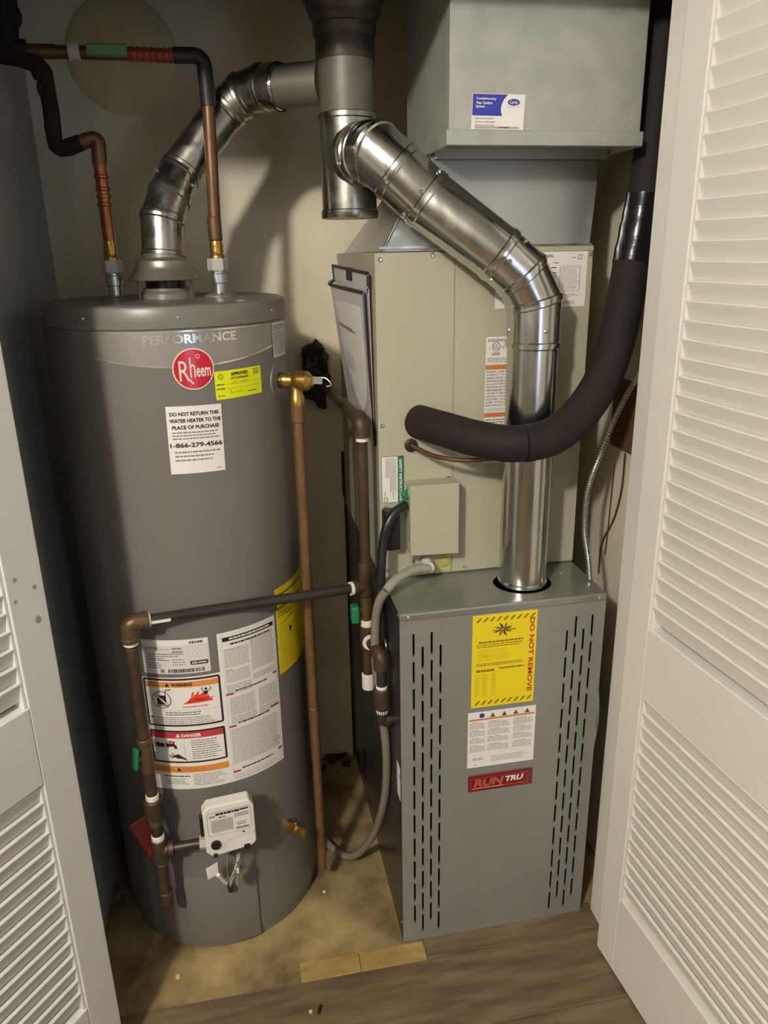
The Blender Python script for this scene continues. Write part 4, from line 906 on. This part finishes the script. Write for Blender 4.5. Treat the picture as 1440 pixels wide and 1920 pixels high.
# left drop to heater valve
bx_ = be.x
tube('elbow', fillet([be-bd_*.034, be, be+Vector((0, 0, -.036))], .02), .0165, 'brassd', gp_, 20)
lathe('elbow_collar', be-bd_*.036, bd_, [(.0185, 0), (.0185, .010)], 'brassd', gp_, 20); cyl('thread_sealant', be-bd_*.041, be-bd_*.036, .0150, 'dope', gp_)
cyl('elbow_collar', be+Vector((0, 0, -.030)), be+Vector((0, 0, -.040)), .0182, 'brassd', gp_); cyl('thread_sealant', be+Vector((0, 0, -.039)), be+Vector((0, 0, -.048)), .0140, 'dope', gp_)
def v_at(u, v): return Vector((bx_, be.y, aty(u, v, be.y).z))
def vc(nm, v0, v1, r, mt): return cyl(nm, v_at(260, v0), v_at(260, v1), r, mt, gp_)
vc('drop_pipe', 1212, 1390, .0118, 'rust'); vc('valve_end', 1384, 1396, .0165, 'brassd'); vc('valve_body', 1394, 1448, .0135, 'brassd')
lathe('valve_stem', v_at(262, 1418), (-.8, -.5, 0), [(.006, 0), (.006, .020)], 'brassd', gp_, 12)
hdp = v_at(262, 1416)+Vector((-.020, -.012, 0))
gh_ = bevel(MB().obox(hdp, (Vector((.6, -.8, 0)), Vector((-.8, -.6, 0)), (.15, 0, 1)), (.009, .004, .024)).build('green_handle', 'green', gp_), .003, 2)
vc('pipe_nipple', 1446, 1496, .0118, 'rust'); vc('thread_sealant', 1492, 1502, .0135, 'dope'); vc('union_nut', 1501, 1536, .0200, 'rust'); vc('union_end', 1535, 1550, .0150, 'brassd')
vc('pipe_nipple', 1548, 1572, .0118, 'iron'); vc('thread_sealant', 1569, 1582, .0135, 'dope'); vc('tee', 1578, 1622, .0160, 'rust'); vc('thread_sealant', 1621, 1625, .0125, 'dope'); vc('drip_leg', 1624, 1685, .0112, 'rust'); vc('drip_cap', 1678, 1704, .0145, 'rust')
rh = MB(); c = v_at(300, 1580)+Vector((-.026, .018, .006)); ax = Vector((.45, -.2, -1)).normalized()
rh.obox(c, (ax, Vector((1, .4, .3)).normalized().cross(ax).normalized(), ax.cross(Vector((1, .4, .3)).normalized().cross(ax).normalized())), (.044, .005, .020))
bevel(rh.build('red_handle', 'red', gp_), .004, 2)
tz_ = v_at(300, 1594).z
lathe('tee_branch', (bx_, be.y, tz_), (1, 0, .04), [(.0145, 0), (.0145, .018), (.0165, .020), (.0165, .030)], 'rust', gp_, 18)
cyl('valve_nipple', (bx_+.028, be.y, tz_+.001), (-.424, be.y-.003, tz_+.006), .0107, 'iron', gp_)
hexnut('valve_nut', (-.438, be.y-.003, tz_+.006), (-.424, be.y-.003, tz_+.006), .0160, 'nut', gp_)
# right drop to furnace: cock, jog towards viewer, union, elbow into the side
def g_at(v, y=GY): return Vector((gx, y, aty(688, v, y).z))
def gc(nm, v0, v1, r, mt): return cyl(nm, g_at(v0), g_at(v1), r, mt, gp_)
gc('cock_body', 1118, 1168, .0130, 'brassd'); gc('thread_sealant', 1160, 1173, .0142, 'dope'); gc('tee', 1173, 1215, .0165, 'rust')
q = g_at(1142)+Vector((-.024, -.004, 0))
cyl('valve_stem', g_at(1142), q, .006, 'brassd', gp_)
bevel(MB().obox(q+Vector((-.003, 0, -.006)), ((1, 0, 0), (0, 1, 0), (0, 0, 1)), (.009, .013, .020)).build('green_handle', 'green', gp_), .004, 3)
j0 = g_at(1198); YJ = .062; j1 = Vector((gx+.012, YJ, aty(692, 1232, YJ).z)); dj = (j1-j0).normalized()
lathe('thread_sealant', j0+dj*.022, dj, [(.0175, 0), (.0165, .006)], 'dope', gp_, 20)
cyl('jog_nipple', j0, j1, .0112, 'iron', gp_)
tube('elbow', fillet([j1-dj*.030, j1, j1+Vector((0, 0, -.032))], .018), .0168, 'rust', gp_, 18)
def k_at(v): return Vector((j1.x, YJ, aty(698, v, YJ).z))
def kc(nm, v0, v1, r, mt): return cyl(nm, k_at(v0), k_at(v1), r, mt, gp_)
kc('pipe_nipple', 1250, 1292, .0107, 'iron'); kc('thread_sealant', 1287, 1293, .0122, 'dope'); kc('union_nut', 1292, 1326, .0185, 'rust'); kc('thread_sealant', 1330, 1338, .0135, 'dope')
ke = k_at(1354); tube('elbow', fillet([k_at(1326), ke, Vector((-.012, YJ, ke.z+.001))], .016), .0135, 'iron', gp_, 18)
cyl('inlet_nipple', (-.016, YJ, ke.z+.001), (.012, YJ, ke.z+.001), .0107, 'iron', gp_)
gc('sediment_leg', 1214, 1262, .0118, 'rust'); gc('sediment_cap', 1262, 1290, .0150, 'dope')
# black taped bundle at the wall
tb = thing('taped_pipe_bundle', (-.07, .70, 1.16), 'lumpy black taped bundle where gas pipe leaves the wall', 'insulation')
random.seed(3)
for i, (u, v, s_) in enumerate(((580, 662, .020), (592, 657, .020), (600, 670, .020), (584, 682, .026), (602, 690, .022), (586, 705, .026), (604, 712, .022), (592, 728, .024), (600, 745, .018), (604, 757, .012), (580, 735, .016))):
    b = MB().ball(aty(u, v, .705), s_, n=7, sc=(1, .9, 1.25)); b.v = [p_+Vector((1, 1, 1))*.0 + (p_-aty(u, v, .705))*noise.noise(p_*95)*.6 for p_ in b.v]; b.build('tape_lump', 'black', tb)
tube('loose_wire', spline([aty(596, 648, .70), aty(606, 650, .69), aty(612, 658, .69)], 5), .0008, 'zinc', tb, 6)

# ================================================================== REFRIGERANT LINES, HOSE, CABLES
rl = thing('insulated_refrigerant_line', (.1, .1, 1.17), 'thick black foam-sleeved line sweeping round in front of flue', 'pipe')
pts = [(.083, .176, 1.212), (.098, .135, 1.212), (.128, .080, 1.209), (.165, .035, 1.203), (.225, -.004, 1.198), (.300, .000, 1.206), (.362, .022, 1.237), (.415, .045, 1.290), (.448, .065, 1.350), (.477, .092, 1.425), (.500, .112, 1.530), (.5175, .122, 1.630), (.528, .132, 1.724), (.533, .135, 1.841), (.533, .137, 1.97), (.533, .14, 2.2)]
sp = spline(pts, 8); i1 = int(len(sp)*.285)
def sub(a, b): return sp[a:b]
tube('foam_sleeve', sp[:i1+1], .0350, 'foam', rl, 28); tube('foam_sleeve', sp[i1:80], .0362, 'foam', rl, 28); tube('foam_sleeve', sp[88:], .0310, 'foam', rl, 24)
tpz = sp[79:90]; rr_ = [.0378+.0025*noise.noise(Vector((i*.9, 2, 0))) - .005*(i/15) for i in range(len(tpz))]
tube('black_tape', tpz, rr_, 'tape', rl, 20)
lq = thing('small_copper_line', (.08, .1, 1.15), 'thin bare copper line leaving grommet below black foam line', 'pipe')
tube('tube', spline([(.0655, .176, 1.163), (.078, .155, 1.158), (.105, .12, 1.150), (.15, .085, 1.148), (.20, .05, 1.157), (.235, .030, 1.166)], 7), .0048, 'copperd', lq, 12)
ch = thing('condensate_hose', (-.03, .1, .0), 'grey vinyl drain hose from cabinet outlet looping down to floor', 'hose')
hp = [(.092, .128, .900), (.066, .118, .906), (.039, .105, .905), (.008, .085, .898), (-.012, .076, .882)]
tube('clear_section', spline(hp, 8), .0098, 'tubec', ch, 18)
h2 = [(-.012, .076, .882), (-.0262, .080, .855), (-.033, .092, .800), (-.033, .100, .70), (-.024, .104, .59), (-.0125, .106, .47), (-.0125, .135, .32), (-.030, .190, .17), (-.065, .245, .06), (-.095, .285, .018), (-.130, .33, .015), (-.16, .38, .03)]
tube('hose', spline(h2, 8), .0098, 'tube', ch, 18)
bc_ = thing('black_cable', (-.01, .12, .9), 'black cable dropping from green wires behind vinyl hose', 'cable')
tube('cable', spline([(.046, .140, 1.045), (.022, .132, 1.034), (.002, .124, 1.008), (-.008, .120, .969), (-.014, .112, .925), (-.017, .106, .88), (-.0175, .102, .83), (-.016, .100, .76)], 8), .0098, 'blackpl', bc_, 16)
for i, P in enumerate((((.051, .150, 1.056), (.038, .140, 1.052), (.022, .133, 1.036)), ((.051, .150, 1.046), (.040, .140, 1.044), (.024, .131, 1.030)), ((.052, .150, 1.075), (.043, .143, 1.066), (.052, .14, 1.058)))):
    tube('green_wire', spline(P, 6), .0028, 'green', bc_, 8)
MB().ball((.043, .146, 1.066), .0075, n=6).build('wire_nut', 'green', bc_)
bevel(tag(MB().box(-.0005, .034, .138, CY-.0012, .943, 1.030).build('float_switch', 'blackpl', None, (.02, .16, .943)), 'black rounded rectangular cover beside the junction box', 'switch box'), .006, 4)
# armoured conduit
ac = thing('armoured_conduit', (.44, .067, .863), 'ribbed metal flexible conduit curving down to the furnace top corner', 'conduit')
P = spline([(.545, .110, 1.318), (.5, .118, 1.223), (.470, .125, 1.130), (.444, .118, 1.055), (.436, .105, .97), (.440, .085, .905), (.440, .070, .8635)], 44)
tube('conduit', P, [.0056+.0011*math.sin(i*2.1) for i in range(len(P))], 'zinc', ac, 10)
ac2 = thing('lower_armoured_conduit', (.46, .1, .4), 'ribbed metal conduit loop in the gap right of furnace', 'conduit')
P = spline([(.455, .05, .66), (.4615, .035, .60), (.463, .03, .53), (.4605, .035, .46), (.455, .05, .40)], 40)
tube('conduit', P, [.0056+.0011*math.sin(i*2.1) for i in range(len(P))], 'zinc', ac2, 10)
wr1 = thing('thin_wires', (.56, .25, .9), 'two thin brown wires hanging on the right closet wall', 'wire')
tube('wire', spline([at(1172, 850, 0, .562), at(1165, 920, 0, .564), at(1150, 975, 0, .564), at(1128, 1020, 0, .564), at(1122, 1075, 0, .564)], 6), .0022, 'copperd', wr1, 8)
tube('wire', spline([at(1152, 870, 0, .562), at(1146, 930, 0, .564), at(1140, 990, 0, .564), at(1134, 1040, 0, .564)], 6), .0014, 'copperd', wr1, 8)

# ================================================================== DEBRIS
def chip(u, v, z, r_, lab, mt='chip'):
    p_ = at(u, v, 2, z); b = MB(); n = 7
    P = [p_+Vector((math.cos(2*math.pi*k/n)*r_*random.uniform(.5, 1.1), math.sin(2*math.pi*k/n)*r_*random.uniform(.6, 1.2), 0)) for k in range(n)]
    b.add(P+[q_+Vector((0, 0, .0015+random.random()*.002)) for q_ in P], [tuple(range(n))[::-1], tuple(range(n, 2*n))]+[(i, (i+1) % n, n+(i+1) % n, n+i) for i in range(n)])
    tag(b.build('paint_chip', mt, None, p_), lab, 'debris')
chip(333, 1832, 0, .008, 'largest pale paint chip on concrete in front of heater')
chip(608, 1673, 0, .005, 'small pale chip on concrete between heater and furnace')
chip(722, 1621, 0, .004, 'tiny pale chip on concrete near lower end of furnace side')
chip(583, 1898, .0062, .005, 'small pale chip on dark wood floor beside black scrap')
p_ = at(600, 1893, 2, .0062)
tag(MB().obox(p_+Vector((0, 0, .0015)), ((.35, .94, 0), (.94, -.35, 0), (0, 0, 1)), (.010, .0035, .0012)).build('rubber_scrap', 'blackpl', None, p_), 'small black scrap lying on the dark wood floor', 'debris')
# rubble in the back corner
rb = thing('rubble_heap', (-.12, .69, 0), 'crumbled plaster rubble at foot of the back wall', 'debris')
for i in range(14):
    c = Vector((-.13+random.uniform(-.045, .10), .70+random.uniform(-.03, .025), .008)); s_ = random.uniform(.008, .018)
    b = MB().ball(c, s_, n=4, sc=(1.2, 1, .9)); b.v = [q_+(q_-c)*noise.noise(q_*90)*.8 for q_ in b.v]
    for q_ in b.v: q_.z = max(q_.z, 0.0005)
    b.build('lump', random.choice(['concrete', 'chip', 'caulk', 'caulk']), rb)
